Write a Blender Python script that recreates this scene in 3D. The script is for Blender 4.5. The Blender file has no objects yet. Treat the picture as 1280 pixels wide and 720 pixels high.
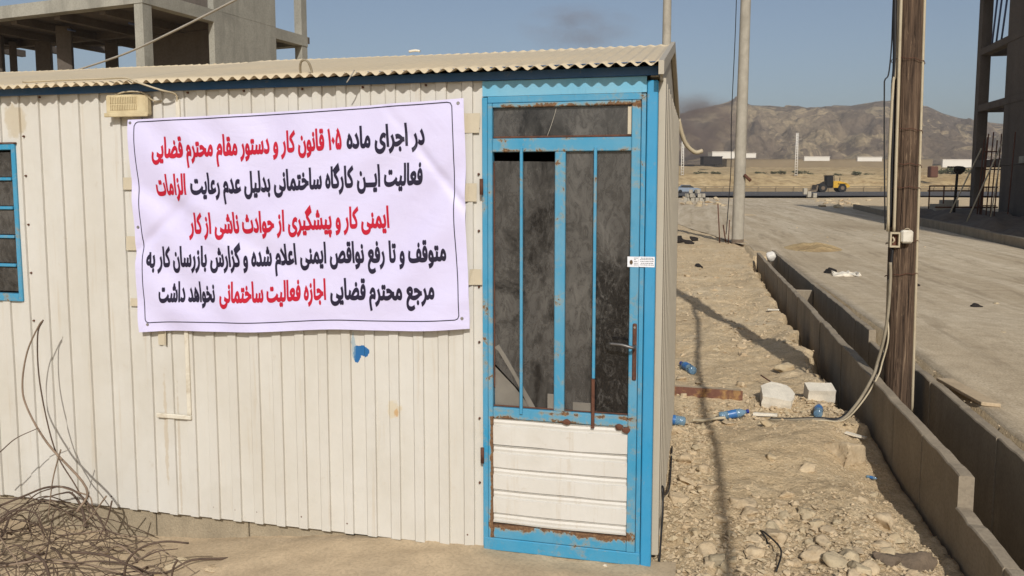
import bpy, bmesh, math, random, re
from mathutils import Vector, Matrix, noise
from mathutils.geometry import delaunay_2d_cdt
R = math.radians
random.seed(7)
scene = bpy.context.scene
COL = scene.collection
# ------------------------------------------------------------------ camera
TH = R(13.46)
cam = bpy.data.cameras.new('camera'); co = bpy.data.objects.new('camera', cam); COL.objects.link(co)
co.location = (0.185, -3.328, 1.65)
co.rotation_euler = (R(90 - 5.1), 0, TH)
cam.sensor_width = 36; cam.lens = 975 / 1280 * 36; cam.shift_y = -41 / 1280
cam.clip_start = 0.05; cam.clip_end = 6000
scene.camera = co
# ------------------------------------------------------------------ sky, sun, exposure
SUN_EL, SUN_DIR = R(35.5), Vector((-0.262, 0.965))          # the way the light travels over the ground
w = bpy.data.worlds.new('World'); scene.world = w; w.use_nodes = True
nt = w.node_tree; bg = nt.nodes['Background']
sky = nt.nodes.new('ShaderNodeTexSky'); sky.sky_type = 'NISHITA'; sky.sun_disc = False
sky.sun_elevation = SUN_EL; sky.sun_rotation = math.atan2(-SUN_DIR.x, -SUN_DIR.y)
sky.altitude = 100; sky.air_density = 1.0; sky.dust_density = 2.2; sky.ozone_density = 2.0
hs = nt.nodes.new('ShaderNodeHueSaturation'); hs.inputs['Saturation'].default_value = 0.88; hs.inputs['Value'].default_value = 1.0
nt.links.new(sky.outputs[0], hs.inputs['Color']); nt.links.new(hs.outputs[0], bg.inputs[0]); bg.inputs[1].default_value = 0.088
sl = bpy.data.lights.new('sun', 'SUN'); sl.energy = 3.45; sl.angle = R(0.53); sl.color = (1.0, 0.975, 0.935)
so = bpy.data.objects.new('sun', sl); COL.objects.link(so)
lv = Vector((SUN_DIR.x * math.cos(SUN_EL), SUN_DIR.y * math.cos(SUN_EL), -math.sin(SUN_EL)))
so.rotation_euler = lv.to_track_quat('-Z', 'Y').to_euler()
scene.view_settings.view_transform = 'Standard'; scene.view_settings.look = 'None'
scene.view_settings.exposure = 0.0; scene.view_settings.gamma = 1.0

def P(r, f, z=0.0):
    """a point r metres to the right of and f metres ahead of the place where the photographer stands"""
    c, s = math.cos(TH), math.sin(TH)
    return Vector((0.185 + r * c - f * s, -3.328 + r * s + f * c, z))

# ------------------------------------------------------------------ materials
def sc(r, g, b):                                            # sRGB 0..255 -> linear
    return tuple(((v / 255) / 12.92 if v / 255 < 0.04045 else ((v / 255 + 0.055) / 1.055) ** 2.4) for v in (r, g, b)) + (1,)
class M:
    def __init__(s, name):
        s.m = bpy.data.materials.new(name); s.m.use_nodes = True; s.t = s.m.node_tree; s.n = s.t.nodes; s.l = s.t.links
        s.b = s.n['Principled BSDF']; s.out = s.n['Material Output']
        s.geo = s.n.new('ShaderNodeNewGeometry'); s.tc = s.n.new('ShaderNodeTexCoord'); s.bump_in = None
    def pos(s, scale=(1, 1, 1), obj=False):
        mp = s.n.new('ShaderNodeMapping'); mp.inputs['Scale'].default_value = scale
        s.l.new(s.tc.outputs['Object'] if obj else s.geo.outputs['Position'], mp.inputs[0]); return mp.outputs[0]
    def noise(s, scale, detail=4, rough=.55, vec=None, dist=0):
        n = s.n.new('ShaderNodeTexNoise'); n.inputs['Scale'].default_value = scale; n.inputs['Detail'].default_value = detail
        n.inputs['Roughness'].default_value = rough; n.inputs['Distortion'].default_value = dist
        s.l.new(vec if vec is not None else s.pos(), n.inputs['Vector']); return n.outputs[0]
    def voro(s, scale, vec=None, feature='F1', out=0):
        n = s.n.new('ShaderNodeTexVoronoi'); n.feature = feature; n.inputs['Scale'].default_value = scale
        s.l.new(vec if vec is not None else s.pos(), n.inputs['Vector']); return n.outputs[out]
    def ramp(s, v, stops):
        n = s.n.new('ShaderNodeValToRGB'); e = n.color_ramp.elements
        while len(e) < len(stops): e.new(0.5)
        for i, (p, c) in enumerate(stops):
            e[i].position = p; e[i].color = c if isinstance(c, tuple) else (c, c, c, 1)
        s.l.new(v, n.inputs[0]); return n.outputs[0]
    def mix(s, fac, a, b, mode='MIX'):
        n = s.n.new('ShaderNodeMix'); n.data_type = 'RGBA'; n.blend_type = mode
        for i, v in ((0, fac), (6, a), (7, b)):
            if isinstance(v, (int, float)): v2 = v if i == 0 else (v, v, v, 1); n.inputs[i].default_value = v2
            elif isinstance(v, tuple): n.inputs[i].default_value = v
            else: s.l.new(v, n.inputs[i])
        return n.outputs[2]
    def math(s, op, a, b=0.0):
        n = s.n.new('ShaderNodeMath'); n.operation = op
        for i, v in ((0, a), (1, b)):
            if isinstance(v, (int, float)): n.inputs[i].default_value = v
            else: s.l.new(v, n.inputs[i])
        return n.outputs[0]
    def bump(s, v, strength=.5, dist=.01):
        n = s.n.new('ShaderNodeBump'); n.inputs['Strength'].default_value = strength; n.inputs['Distance'].default_value = dist
        s.l.new(v, n.inputs['Height'])
        if s.bump_in is not None: s.l.new(s.bump_in, n.inputs['Normal'])
        s.bump_in = n.outputs[0]; s.l.new(s.bump_in, s.b.inputs['Normal'])
    def set(s, color=None, rough=None, metal=None, spec=None):
        for k, v in (('Base Color', color), ('Roughness', rough), ('Metallic', metal), ('Specular IOR Level', spec)):
            if v is None: continue
            if isinstance(v, (int, float, tuple)): s.b.inputs[k].default_value = v
            else: s.l.new(v, s.b.inputs[k])
        return s

def simple(name, c, rough=.7, var=.18, scale=6, bump=0, bscale=60, metal=0, spec=.4, dirt=None, dfac=.3):
    a = M(name)
    n = a.noise(scale, 5, .6)
    f = a.ramp(n, [(.3, 1 - var), (.7, 1 + var if 1 + var < 1 else 1.0)])
    colr = a.mix(1.0, c, f, 'MULTIPLY')
    if dirt:
        d = a.ramp(a.noise(scale * .6, 6, .7, dist=.5), [(.48, 0.0), (.7, dfac)])
        colr = a.mix(d, colr, dirt)
    a.set(colr, rough, metal, spec)
    if bump: a.bump(a.noise(bscale, 4, .6), bump, .01)
    return a.m

SAND = sc(214, 188, 146)
def ground_mat():
    a = M('dusty ground')
    n1 = a.noise(.9, 6, .6, dist=.4); n2 = a.noise(7, 6, .65); n3 = a.noise(60, 5, .7); v = a.voro(28)
    c = a.ramp(n1, [(.3, sc(196, 172, 136)), (.5, sc(210, 187, 150)), (.7, sc(220, 200, 166))])
    c = a.mix(a.ramp(n2, [(.35, .55), (.6, 0.0)]), c, sc(176, 152, 116))
    c = a.mix(a.ramp(n3, [(.35, .45), (.55, 0.0)]), c, sc(150, 126, 94))
    c = a.mix(a.ramp(a.noise(34, 3, .5), [(.62, 0.0), (.72, .6)]), c, sc(222, 204, 172))
    a.set(c, .95, 0, .15)
    a.bump(a.math('ADD', n2, a.math('MULTIPLY', n3, .35)), .8, .03)
    a.bump(v, .35, .012); a.bump(n3, .6, .006)
    return a.m
def road_mat():
    a = M('compacted road dirt')
    vec = a.pos((1.0, .35, 1)); n1 = a.noise(.35, 6, .6, vec, .6); n2 = a.noise(5, 6, .65); n3 = a.noise(70, 5, .7)
    c = a.ramp(n1, [(.3, sc(180, 162, 134)), (.5, sc(197, 179, 150)), (.72, sc(208, 192, 165))])
    tr = a.noise(1.1, 6, .65, a.pos((1.6, .07, 1)), .5); c = a.mix(a.ramp(tr, [(.46, 0.0), (.62, .75)]), c, sc(222, 206, 178))
    c = a.mix(a.ramp(a.noise(2.2, 6, .7, a.pos((1.4, .12, 1)), .4), [(.36, .6), (.46, 0.0)]), c, sc(150, 134, 110))
    c = a.mix(a.ramp(n2, [(.35, .4), (.6, 0.0)]), c, sc(148, 130, 104))
    c = a.mix(a.ramp(n3, [(.36, .5), (.55, 0.0)]), c, sc(120, 104, 82))
    c = a.mix(a.ramp(a.voro(30), [(.1, .5), (.2, 0.0)]), c, sc(205, 192, 170))
    a.set(c, .95, 0, .15); a.bump(n2, .5, .02); a.bump(n3, .6, .006)
    return a.m
def concrete_mat(name, c, stain=.5, scale=1.0, streak=True, b=.3):
    a = M(name)
    n1 = a.noise(1.6 * scale, 7, .65, dist=.5); n3 = a.noise(40 * scale, 4, .6)
    k = a.mix(1.0, c, a.ramp(n1, [(.3, .72), (.65, 1.0)]), 'MULTIPLY')
    if streak:
        st = a.noise(3.0 * scale, 5, .6, a.pos((1, 1, .12)))
        k = a.mix(a.ramp(st, [(.5, 0.0), (.72, stain)]), k, tuple(v * .45 for v in c[:3]) + (1,))
    k = a.mix(a.ramp(n3, [(.38, .35), (.55, 0.0)]), k, tuple(v * .5 for v in c[:3]) + (1,))
    a.set(k, .92, 0, .2); a.bump(n1, b, .01); a.bump(n3, b, .003)
    return a.m
def painted(name, c, rust=.5, dust=.25, bands=False):
    """old gloss paint flaking to rust"""
    a = M(name)
    n = a.noise(9, 7, .7, dist=.6); n2 = a.noise(46, 5, .75)
    f = a.math('ADD', a.math('MULTIPLY', n, .7), a.math('MULTIPLY', n2, .3))
    t = .70 - rust * .22
    if bands:                                                 # rust creeping from the water traps of the door leaf
        sp = a.n.new('ShaderNodeSeparateXYZ'); a.l.new(a.geo.outputs['Position'], sp.inputs[0])
        for z0, wd, k in ((.119, .034, .20), (1.988, .022, .15), (.616, .022, .12), (.65, .016, .08), (1.80, .014, .10), (1.848, .012, .08)):
            b = a.math('MAXIMUM', 0.0, a.math('SUBTRACT', 1.0, a.math('DIVIDE', a.math('ABSOLUTE', a.math('SUBTRACT', sp.outputs[2], z0)), wd)))
            f = a.math('ADD', f, a.math('MULTIPLY', b, k))
        bx = a.math('MAXIMUM', 0.0, a.math('SUBTRACT', 1.0, a.math('DIVIDE', a.math('ABSOLUTE', a.math('SUBTRACT', sp.outputs[0], -.697)), .012)))
        bz = a.math('LESS_THAN', sp.outputs[2], .62)
        f = a.math('ADD', f, a.math('MULTIPLY', a.math('MULTIPLY', bx, bz), .28))
    mk = a.ramp(f, [(t, 0.0), (t + .015, 1.0)])
    edge = a.ramp(f, [(t - .09, 0.0), (t - .02, .45), (t, .8)])
    rc = a.ramp(a.noise(80, 5, .7), [(.3, sc(70, 50, 36)), (.55, sc(116, 86, 60)), (.75, sc(150, 122, 84))])
    pc = a.mix(a.ramp(a.noise(3, 5, .6), [(.35, 0.0), (.75, dust)]), c, sc(160, 172, 168))
    pc = a.mix(a.ramp(a.noise(25, 6, .75, a.pos((1, 1, .4))), [(.55, 0.0), (.75, .35)]), pc, tuple(v * .55 for v in c[:3]) + (1,))
    pc = a.mix(edge, pc, sc(150, 140, 112))
    a.set(a.mix(mk, pc, rc), a.mix(mk, .42, .95), 0, .4)
    a.bump(a.math('MULTIPLY', mk, -1.0), .5, .004); a.bump(a.noise(14, 5, .6), .2, .004); a.bump(a.noise(120, 4, .6), .12, .002)
    return a.m
def cladding_mat(name, c, base_z=0.0, bluemark=False):
    a = M(name)
    n = a.noise(1.3, 6, .6, a.pos((1, 1, .35)), .3)
    k = a.mix(a.ramp(n, [(.35, 0.0), (.75, .5)]), c, sc(178, 169, 150))
    k = a.mix(a.ramp(a.noise(2.2, 6, .7), [(.45, 0.0), (.7, .22)]), k, sc(164, 154, 132))
    st = a.noise(5.0, 5, .65, a.pos((6, 6, .28)))
    k = a.mix(a.ramp(st, [(.58, 0.0), (.78, .45)]), k, sc(170, 148, 112))
    k = a.mix(a.ramp(a.noise(14, 6, .75), [(.62, 0.0), (.74, .35)]), k, sc(160, 138, 104))
    sx = a.n.new('ShaderNodeSeparateXYZ'); a.l.new(a.geo.outputs['Position'], sx.inputs[0])
    low = a.ramp(a.math('ADD', sx.outputs[2], a.math('MULTIPLY', a.noise(5, 5, .6), -.35)), [(-.12 % 1, 0.0), (.0, .0)]) if 0 else None
    if bluemark:
        def spot(x, z, rx, rz, colr, kk, hard=.02, ns=30, amt=1.0):
            dx = a.math('DIVIDE', a.math('SUBTRACT', sx.outputs[0], x), rx); dz = a.math('DIVIDE', a.math('SUBTRACT', sx.outputs[2], z), rz)
            d = a.math('SQRT', a.math('ADD', a.math('MULTIPLY', dx, dx), a.math('MULTIPLY', dz, dz)))
            d = a.math('ADD', d, a.math('MULTIPLY', a.math('SUBTRACT', a.noise(ns, 4, .6), .5), 1.6))
            return a.mix(a.ramp(d, [(.75, amt), (.75 + hard, 0.0)]), kk, colr)
        k = spot(-1.325, .880, .050, .036, sc(34, 96, 148), k, .02, 16); k = spot(-1.358, .862, .024, .05, sc(34, 96, 148), k, .02, 22)
        k = spot(-1.375, .90, .012, .07, sc(120, 150, 165), k, .3, 40, .6)
        k = spot(-1.16, .60, .013, .022, sc(176, 120, 60), k, .9, 50, .9); k = spot(-1.175, .615, .04, .05, sc(196, 178, 140), k, .9, 30, .5)
        k = spot(-2.40, .42, .016, .33, sc(176, 158, 130), k, .9, 30, .5)
        k = spot(-2.33, .30, .008, .40, sc(166, 148, 120), k, .9, 30, .4)
        k = spot(-3.22, 1.98, .07, .10, sc(176, 160, 128), k, .6, 20, .55)
    a.set(k, .5, 0, .4); a.bump(a.noise(3.5, 4, .5), .4, .015); a.bump(a.noise(11, 3, .5), .12, .006)
    return a.m
def wood_mat():
    a = M('weathered pole wood')
    v = a.pos((14, 14, .55)); n = a.noise(3.2, 8, .7, v, .8); n2 = a.noise(9, 6, .7, a.pos((9, 9, .8)))
    c = a.ramp(n, [(.3, sc(38, 29, 23)), (.45, sc(78, 63, 51)), (.58, sc(106, 86, 69)), (.74, sc(150, 130, 106))])
    c = a.mix(a.ramp(n2, [(.60, 0.0), (.68, .8)]), c, sc(150, 126, 100))
    c = a.mix(a.ramp(a.noise(6, 5, .7, a.pos((16, 16, .35))), [(.36, 1.0), (.42, 0.0)]), c, sc(26, 17, 13))
    a.set(c, .9, 0, .2); a.bump(n, 1.0, .02); a.bump(n2, .6, .006)
    return a.m
def glass_mat(name, dark=0.0, peel=False):
    a = M(name)
    film = a.noise(2.5, 5, .6, a.pos((1, 1, .5)), .5); scr = a.noise(16, 8, .8, a.pos((1.4, 1, .8)), 2.2); blk = a.noise(3.2, 6, .7, a.pos((1, 1, .6)), .6)
    c = a.ramp(film, [(.3, sc(62, 60, 58)), (.55, sc(84, 81, 77)), (.75, sc(112, 108, 101))])
    if peel:                                                  # film rubbed off along the handle side
        sp = a.n.new('ShaderNodeSeparateXYZ'); a.l.new(a.geo.outputs['Position'], sp.inputs[0])
        gx = a.math('MULTIPLY', a.math('ADD', sp.outputs[0], .27), 2.6); gz = a.math('MULTIPLY', a.math('SUBTRACT', 1.50, sp.outputs[2]), .8)
        blk = a.math('ADD', a.math('MULTIPLY', blk, .8), a.math('MINIMUM', gx, gz))
    m1 = a.math('MULTIPLY', a.ramp(blk, [(.56 - dark, 0.0), (.66 - dark, 1.0)]), a.ramp(scr, [(.36, 0.0), (.5, 1.0)]))
    c = a.mix(m1, c, sc(22, 21, 22))
    c = a.mix(a.math('MULTIPLY', a.ramp(a.noise(30, 8, .85, a.pos((1, 1, .6)), 3.0), [(.60, 0.0), (.66, .7)]), a.ramp(blk, [(.55 - dark, 0.0), (.7 - dark, .8)])), c, sc(128, 124, 116))
    a.mix(0.0, c, c); c = a.mix(a.ramp(a.noise(26, 7, .8, a.pos((1, 1, .5)), 1.2), [(.40, .55), (.56, 0.0)]), c, sc(34, 32, 31))
    a.set(c, a.ramp(film, [(.3, .10), (.7, .30)]), 0, .6)
    tr = a.n.new('ShaderNodeBsdfTransparent'); mx = a.n.new('ShaderNodeMixShader'); mx.inputs[0].default_value = .12
    a.l.new(a.b.outputs[0], mx.inputs[1]); a.l.new(tr.outputs[0], mx.inputs[2]); a.l.new(mx.outputs[0], a.out.inputs[0])
    return a.m
def banner_mat():
    a = M('banner vinyl')
    n = a.noise(2.2, 5, .55, dist=.8)
    a.set(a.ramp(n, [(.3, sc(202, 195, 224)), (.7, sc(210, 204, 231))]), .5, 0, .35)
    a.bump(n, .25, .03); a.bump(a.noise(5, 4, .5, a.pos((1, 1, 2)), 1.5), .12, .02)
    return a.m

MT = {}
MT['ground'] = ground_mat(); MT['road'] = road_mat()
MT['asphalt'] = simple('old asphalt', sc(84, 79, 75), .9, .2, .2)
MT['pad'] = concrete_mat('sandy concrete pad', sc(196, 174, 142), .2, 1.6, False, .8)
MT['foundation'] = concrete_mat('sandy foundation block', sc(164, 150, 126), .4, 2.5, True, .9)
MT['channel'] = concrete_mat('channel concrete', sc(158, 144, 123), .45, 1.5, True, .6)
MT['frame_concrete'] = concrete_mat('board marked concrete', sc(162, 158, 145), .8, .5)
MT['shaded_concrete'] = concrete_mat('unlit board concrete', sc(104, 95, 86), .6, .35)  # darker copy of the board concrete, shade put into the colour
MT['pole_concrete'] = concrete_mat('spun concrete', sc(176, 168, 152), .25, 2)
MT['cladding'] = cladding_mat('cream painted steel cladding', sc(203, 199, 190), bluemark=True)
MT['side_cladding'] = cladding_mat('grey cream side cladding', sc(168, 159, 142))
MT['roof'] = cladding_mat('dusty roof sheet', sc(200, 182, 150))
MT['blue'] = painted('blue gloss paint', sc(50, 138, 174), .40)
MT['blue_rusty'] = painted('blue paint flaking to rust', sc(56, 138, 172), .42, .3, True)
MT['blue_clean'] = painted('blue gloss paint on post', sc(44, 138, 180), .12, .12)
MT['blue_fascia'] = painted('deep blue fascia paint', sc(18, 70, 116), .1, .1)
MT['blue_sheet'] = painted('faded blue corrugated sheet', sc(100, 168, 196), .15, .35)
MT['kick'] = cladding_mat('white door sheet', sc(208, 204, 196))
MT['glass'] = glass_mat('dusty filmed glass', .05); MT['glass_peeled'] = glass_mat('filmed glass with peeled patches', .08, True)
MT['clear_glass'] = simple('dusty clear glass', sc(128, 122, 112), .22, .3, 8, spec=.6)
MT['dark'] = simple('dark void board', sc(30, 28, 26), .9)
MT['rust'] = simple('rusty brown steel', sc(104, 66, 48), .8, .35, 30, .4, 150, dirt=sc(60, 34, 24), dfac=.8)
MT['metal'] = simple('worn bright metal', sc(176, 172, 166), .35, .2, 30, metal=.7)
MT['wood'] = wood_mat(); MT['dull_metal'] = simple('dull grey handle metal', sc(108, 104, 100), .4, .2, 30, metal=.6); MT['lead'] = simple('dusty grey cable sheath', sc(150, 138, 116), .6, .25, 12, dirt=sc(100, 88, 70), dfac=.6)
MT['conduit'] = simple('beige plastic conduit', sc(184, 170, 142), .5, .15, 9, dirt=sc(130, 110, 80))
MT['cable'] = simple('black cable', sc(32, 31, 32), .55, .2, 9)
MT['old_white'] = simple('yellowed white plastic', sc(214, 206, 188), .5, .12, 20, dirt=sc(150, 130, 98), dfac=.6)
MT['cream_box'] = simple('cream plastic fixture', sc(206, 190, 152), .5, .15, 12, dirt=sc(140, 116, 80), dfac=.5)
MT['twig'] = simple('dry brown twig', sc(98, 80, 66), .85, .45, 14, .3, 120)
MT['twig_pale'] = simple('dry grey twig', sc(142, 122, 102), .85, .35, 14, .3, 120)
MT['banner'] = banner_mat()
MT['ink_black'] = simple('black print', sc(30, 24, 48), .5, .05, 5)
MT['ink_red'] = simple('red print', sc(182, 18, 46), .5, .05, 5)
MT['tape'] = simple('clear packing tape', sc(196, 184, 160), .22, .1, 20, spec=.6)
MT['bottle'] = simple('thin blue plastic', sc(128, 164, 190), .12, .2, 20, spec=.8)
_m = MT['bottle']; _n = _m.node_tree.nodes; _t = _n.new('ShaderNodeBsdfTransparent'); _t.inputs[0].default_value = (.72, .86, .95, 1); _x = _n.new('ShaderNodeMixShader'); _x.inputs[0].default_value = .5
_m.node_tree.links.new(_n['Principled BSDF'].outputs[0], _x.inputs[1]); _m.node_tree.links.new(_t.outputs[0], _x.inputs[2]); _m.node_tree.links.new(_x.outputs[0], _n['Material Output'].inputs[0])
MT['bottle_label'] = simple('blue wrapper', sc(62, 112, 168), .35, .25, 60)
MT['cap'] = simple('dark blue cap', sc(24, 44, 130), .4)
MT['white_stone'] = concrete_mat('white lightweight block', sc(232, 222, 202), .1, 4, False, .6)
MT['stone'] = simple('dusty stone', sc(202, 180, 146), .95, .28, 14, .8, 50, dirt=sc(150, 124, 90), dfac=.6)
MT['stone_grey'] = simple('grey stone', sc(190, 172, 140), .95, .25, 14, .7, 50, dirt=sc(176, 150, 112), dfac=.6)
MT['dark_stone'] = simple('dark brown stone', sc(118, 102, 84), .95, .35, 12, .9, 40)
MT['beam_rust'] = simple('rusted beam', sc(116, 78, 62), .9, .3, 20, .5, 90, dirt=sc(176, 140, 84), dfac=.8)
MT['plaster'] = simple('white limewash', sc(216, 210, 198), .9, .08, .1)
MT['mud_wall'] = simple('mud grey wall', sc(140, 124, 98), .95, .2, .1)
MT['shrub'] = simple('dusty green leaves', sc(84, 86, 56), .9, .4, 1)
MT['bark'] = simple('grey brown bark', sc(96, 80, 62), .9, .3, 4)
MT['steel_blue'] = simple('blue grey prop steel', sc(74, 86, 118), .6, .2, 2)
MT['yellow'] = simple('yellow machine paint', sc(204, 158, 40), .5, .12, 2, dirt=sc(150, 120, 70))
MT['tyre'] = simple('black rubber', sc(34, 33, 32), .9, .2, 2)
MT['car_paint'] = simple('silver blue car paint', sc(142, 154, 168), .3, .06, .5, metal=.3)
MT['car_glass'] = simple('tinted car glass', sc(40, 44, 48), .1, .1, 1, spec=.8)
MT['shade_toned_soil'] = simple('turned soil with shade in its colour', sc(112, 98, 82), .95, .35, 3, .8, 12)  # dark tone mostly stands in for the right building's shade
MT['rope'] = simple('pale grey rope cable', sc(168, 160, 146), .8, .2, 4)
MT['paper'] = simple('white sticker paper', sc(226, 226, 228), .5, .06, 10)
MT['ink_grey'] = simple('grey print', sc(80, 78, 84), .6)
MT['ink_gold'] = simple('brown emblem print', sc(96, 76, 50), .6, .4, 200)
MT['dark_rubble'] = simple('charred scrap', sc(44, 38, 34), .95, .4, 8, .6, 30)

# ------------------------------------------------------------------ helpers
def link(name, me, mat, parent=None):
    o = bpy.data.objects.new(name, me); COL.objects.link(o)
    if mat is not None and not me.materials: me.materials.append(mat)
    if parent: o.parent = parent
    return o
def thing(name, label, cat, loc=(0, 0, 0), group=None):
    o = bpy.data.objects.new(name, None); COL.objects.link(o); o.location = loc; o.empty_display_size = .1
    o['label'] = label; o['category'] = cat
    if group: o['group'] = group
    return o
def tag(o, label, cat, group=None):
    o['label'] = label; o['category'] = cat
    if group: o['group'] = group
    return o
def bake(bm, name, mat, parent=None, smooth=False, mats=None):
    """mesh is made in world space; if the parent stands elsewhere, shift it into the parent's frame"""
    bmesh.ops.recalc_face_normals(bm, faces=bm.faces)
    if parent is not None:
        root = parent; off = Vector()
        while root is not None: off += root.location; root = root.parent
        if off.length > 0: bmesh.ops.translate(bm, verts=bm.verts, vec=-off)
    if smooth:
        for f in bm.faces: f.smooth = True
    me = bpy.data.meshes.new(name); bm.to_mesh(me); bm.free()
    return link(name, me, mat, parent)
def box(bm, x0, x1, y0, y1, z0, z1, bev=0.0, mtx=None):
    vs = [bm.verts.new(Vector(p)) for p in ((x0, y0, z0), (x1, y0, z0), (x1, y1, z0), (x0, y1, z0), (x0, y0, z1), (x1, y0, z1), (x1, y1, z1), (x0, y1, z1))]
    fs = [bm.faces.new([vs[i] for i in q]) for q in ((0, 3, 2, 1), (4, 5, 6, 7), (0, 1, 5, 4), (1, 2, 6, 5), (2, 3, 7, 6), (3, 0, 4, 7))]
    if mtx is not None:
        for v in vs: v.co = mtx @ v.co
    if bev:
        es = list({e for f in fs for e in f.edges})
        bmesh.ops.bevel(bm, geom=es, offset=bev, segments=1, affect='EDGES')
    return vs
def boxo(name, mat, parent, dims, bev=.002, mtx=None):
    bm = bmesh.new(); box(bm, *dims, bev=bev, mtx=mtx); return bake(bm, name, mat, parent)
def catmull(pts, n=6):
    pts = [Vector(p) for p in pts]; out = []
    q = [pts[0] * 2 - pts[1]] + pts + [pts[-1] * 2 - pts[-2]]
    for i in range(1, len(q) - 2):
        for k in range(n):
            t = k / n; a, b, c, d = q[i - 1], q[i], q[i + 1], q[i + 2]
            out.append(.5 * ((2 * b) + (c - a) * t + (2 * a - 5 * b + 4 * c - d) * t * t + (3 * b - a - 3 * c + d) * t ** 3))
    return out + [pts[-1]]
def tube(bm, pts, r, seg=6, r2=None, caps=True):
    rings = []; n = len(pts); pts = [Vector(p) for p in pts]
    up = Vector((0, 0, 1)); 
    for i, p in enumerate(pts):
        d = (pts[min(i + 1, n - 1)] - pts[max(i - 1, 0)]).normalized()
        a = d.cross(up if abs(d.z) < .95 else Vector((1, 0, 0)) if i == 0 or True else up)
        if a.length < 1e-6: a = Vector((1, 0, 0))
        a.normalize()
        if rings_ax and a.dot(rings_ax[-1]) < 0 and i > 0: a = -a
        rings_ax.append(a); b = d.cross(a)
        rr = r if r2 is None else r + (r2 - r) * i / (n - 1)
        rings.append([bm.verts.new(p + (a * math.cos(2 * math.pi * k / seg) + b * math.sin(2 * math.pi * k / seg)) * rr) for k in range(seg)])
    rings_ax.clear()
    for i in range(n - 1):
        for k in range(seg):
            f = bm.faces.new((rings[i][k], rings[i][(k + 1) % seg], rings[i + 1][(k + 1) % seg], rings[i + 1][k])); f.smooth = True
    if caps:
        bm.faces.new(rings[0]); bm.faces.new(rings[-1][::-1])
rings_ax = []
def tubeo(name, mat, parent, pts, r, seg=6, n=6, r2=None, smooth_path=True):
    bm = bmesh.new(); tube(bm, catmull(pts, n) if smooth_path and len(pts) > 2 else pts, r, seg, r2); return bake(bm, name, mat, parent)
def fbm(x, y, z=0.0, o=4):
    return noise.fractal(Vector((x, y, z)), 1.0, 2.1, o)      # about -1..1
def clone(src, loc=None, rot=None, scale=None, parent=None, label=None):
    c = src.copy(); COL.objects.link(c); c.parent = parent
    if loc is not None: c.location = loc
    if rot is not None: c.rotation_euler = rot
    if scale is not None: c.scale = scale
    if label: c['label'] = label
    for ch in src.children: clone(ch, parent=c)
    return c
def lerp(a, b, t): return a + (b - a) * t
def sstep(a, b, x):
    t = max(0, min(1, (x - a) / (b - a))); return t * t * (3 - 2 * t)

# ------------------------------------------------------------------ terrain
def terrain(x, y):
    """height of the ground sheet"""
    h = -.02
    if x < 0 and y < .1: h = -.02 - .17 * sstep(-.9, -2.8, x) - .03 * sstep(-.2, -1.2, y)
    near = 1 - sstep(14, 40, y)
    dx, dy = x - .185, y + 3.328
    far = math.hypot(dx, dy)
    if x < 1.39:
        inside = sstep(-.02, .12, x) if y < 2.4 and y > -.1 else 1
        if y < 0 and x < 0: inside = .35
        a = fbm(x * 1.3, y * 1.3, 3, 4) * .05 + fbm(x * 7, y * 7, 9, 3) * .012
        rough = sstep(1.35, .9, y + .35 * fbm(x * 1.7, y * 1.2, 5, 2)) if y < 2.2 else sstep(2.0, 2.7, y) * .5
        a += rough * fbm(x * 16, y * 16, 21, 3) * .022
        h += a * inside * near + .05 * sstep(3, 9, y) * near
        # broken edge of the trench dug for the channel wall
        d = 1.39 - x
        if y > 2.3:
            e = .14 + .10 * fbm(y * 2.2, 1.7, 4, 3) + .05 * fbm(y * 9, 4.2, 1, 2)
            e *= sstep(2.3, 3.0, y)
            h -= .26 * sstep(e + .05, max(e - .03, 0), d) * (1 - sstep(13, 14, y))
            h += .05 * math.exp(-((d - e - .12) / .15) ** 2) * sstep(2.3, 3, y) * (1 - sstep(12, 14, y))
        else:
            h -= .07 * sstep(.42 + .1 * fbm(y * 3, 2, 8), .12, d)
            h += .025 * math.exp(-((d - .5) / .2) ** 2)
    elif x < 1.84 and y < 14.7:
        h = -.42
    else:
        r = .25 - .16 * sstep(3, 14, y) - .10 * sstep(14, 40, y)
        h = r + fbm(x * .6, y * .3, 6, 3) * .018 + (fbm(x * 5, y * 5, 2, 2) * .004 if far < 25 else 0)
        if x > 1.84 and y >= 14.7: pass
    if far > 30: h = lerp(h, .03 + fbm(x * .05, y * .05, 1, 3) * .12, sstep(30, 60, far))
    return h
def spaced(segs):
    out = []
    for a, b, s in segs:
        n = max(1, round((b - a) / s)); out += [a + (b - a) * i / n for i in range(n)]
    return out + [segs[-1][1]]
xs = spaced([(-3000, -300, 300), (-300, -30, 15), (-30, -4, 1.2), (-4, -.1, .12), (-.1, 1.392, .026), (1.392, 1.83, .11), (1.83, 5, .12), (5, 30, .7), (30, 300, 12), (300, 3000, 300)])
ys = spaced([(-60, -4, 4), (-4, -1, .15), (-1, 5, .026), (5, 9, .045), (9, 16, .1), (16, 40, .5), (40, 260, 5), (260, 3500, 200)])
vs = [(x, y, terrain(x, y)) for y in ys for x in xs]
nx = len(xs)
road_edge = lambda y: 1.39 if y < 14.7 else 1.39 - .35 * (y - 14.7) + .5 * fbm(y * .5, 3, 2, 3)
fs = []; mi = []
for j in range(len(ys) - 1):
    for i in range(nx - 1):
        fs.append((j * nx + i, j * nx + i + 1, (j + 1) * nx + i + 1, (j + 1) * nx + i))
me = bpy.data.meshes.new('ground'); me.from_pydata(vs, [], fs); me.update()
for p in me.polygons: p.use_smooth = True
g = link('ground', me, MT['ground']); g['kind'] = 'structure'
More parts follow.
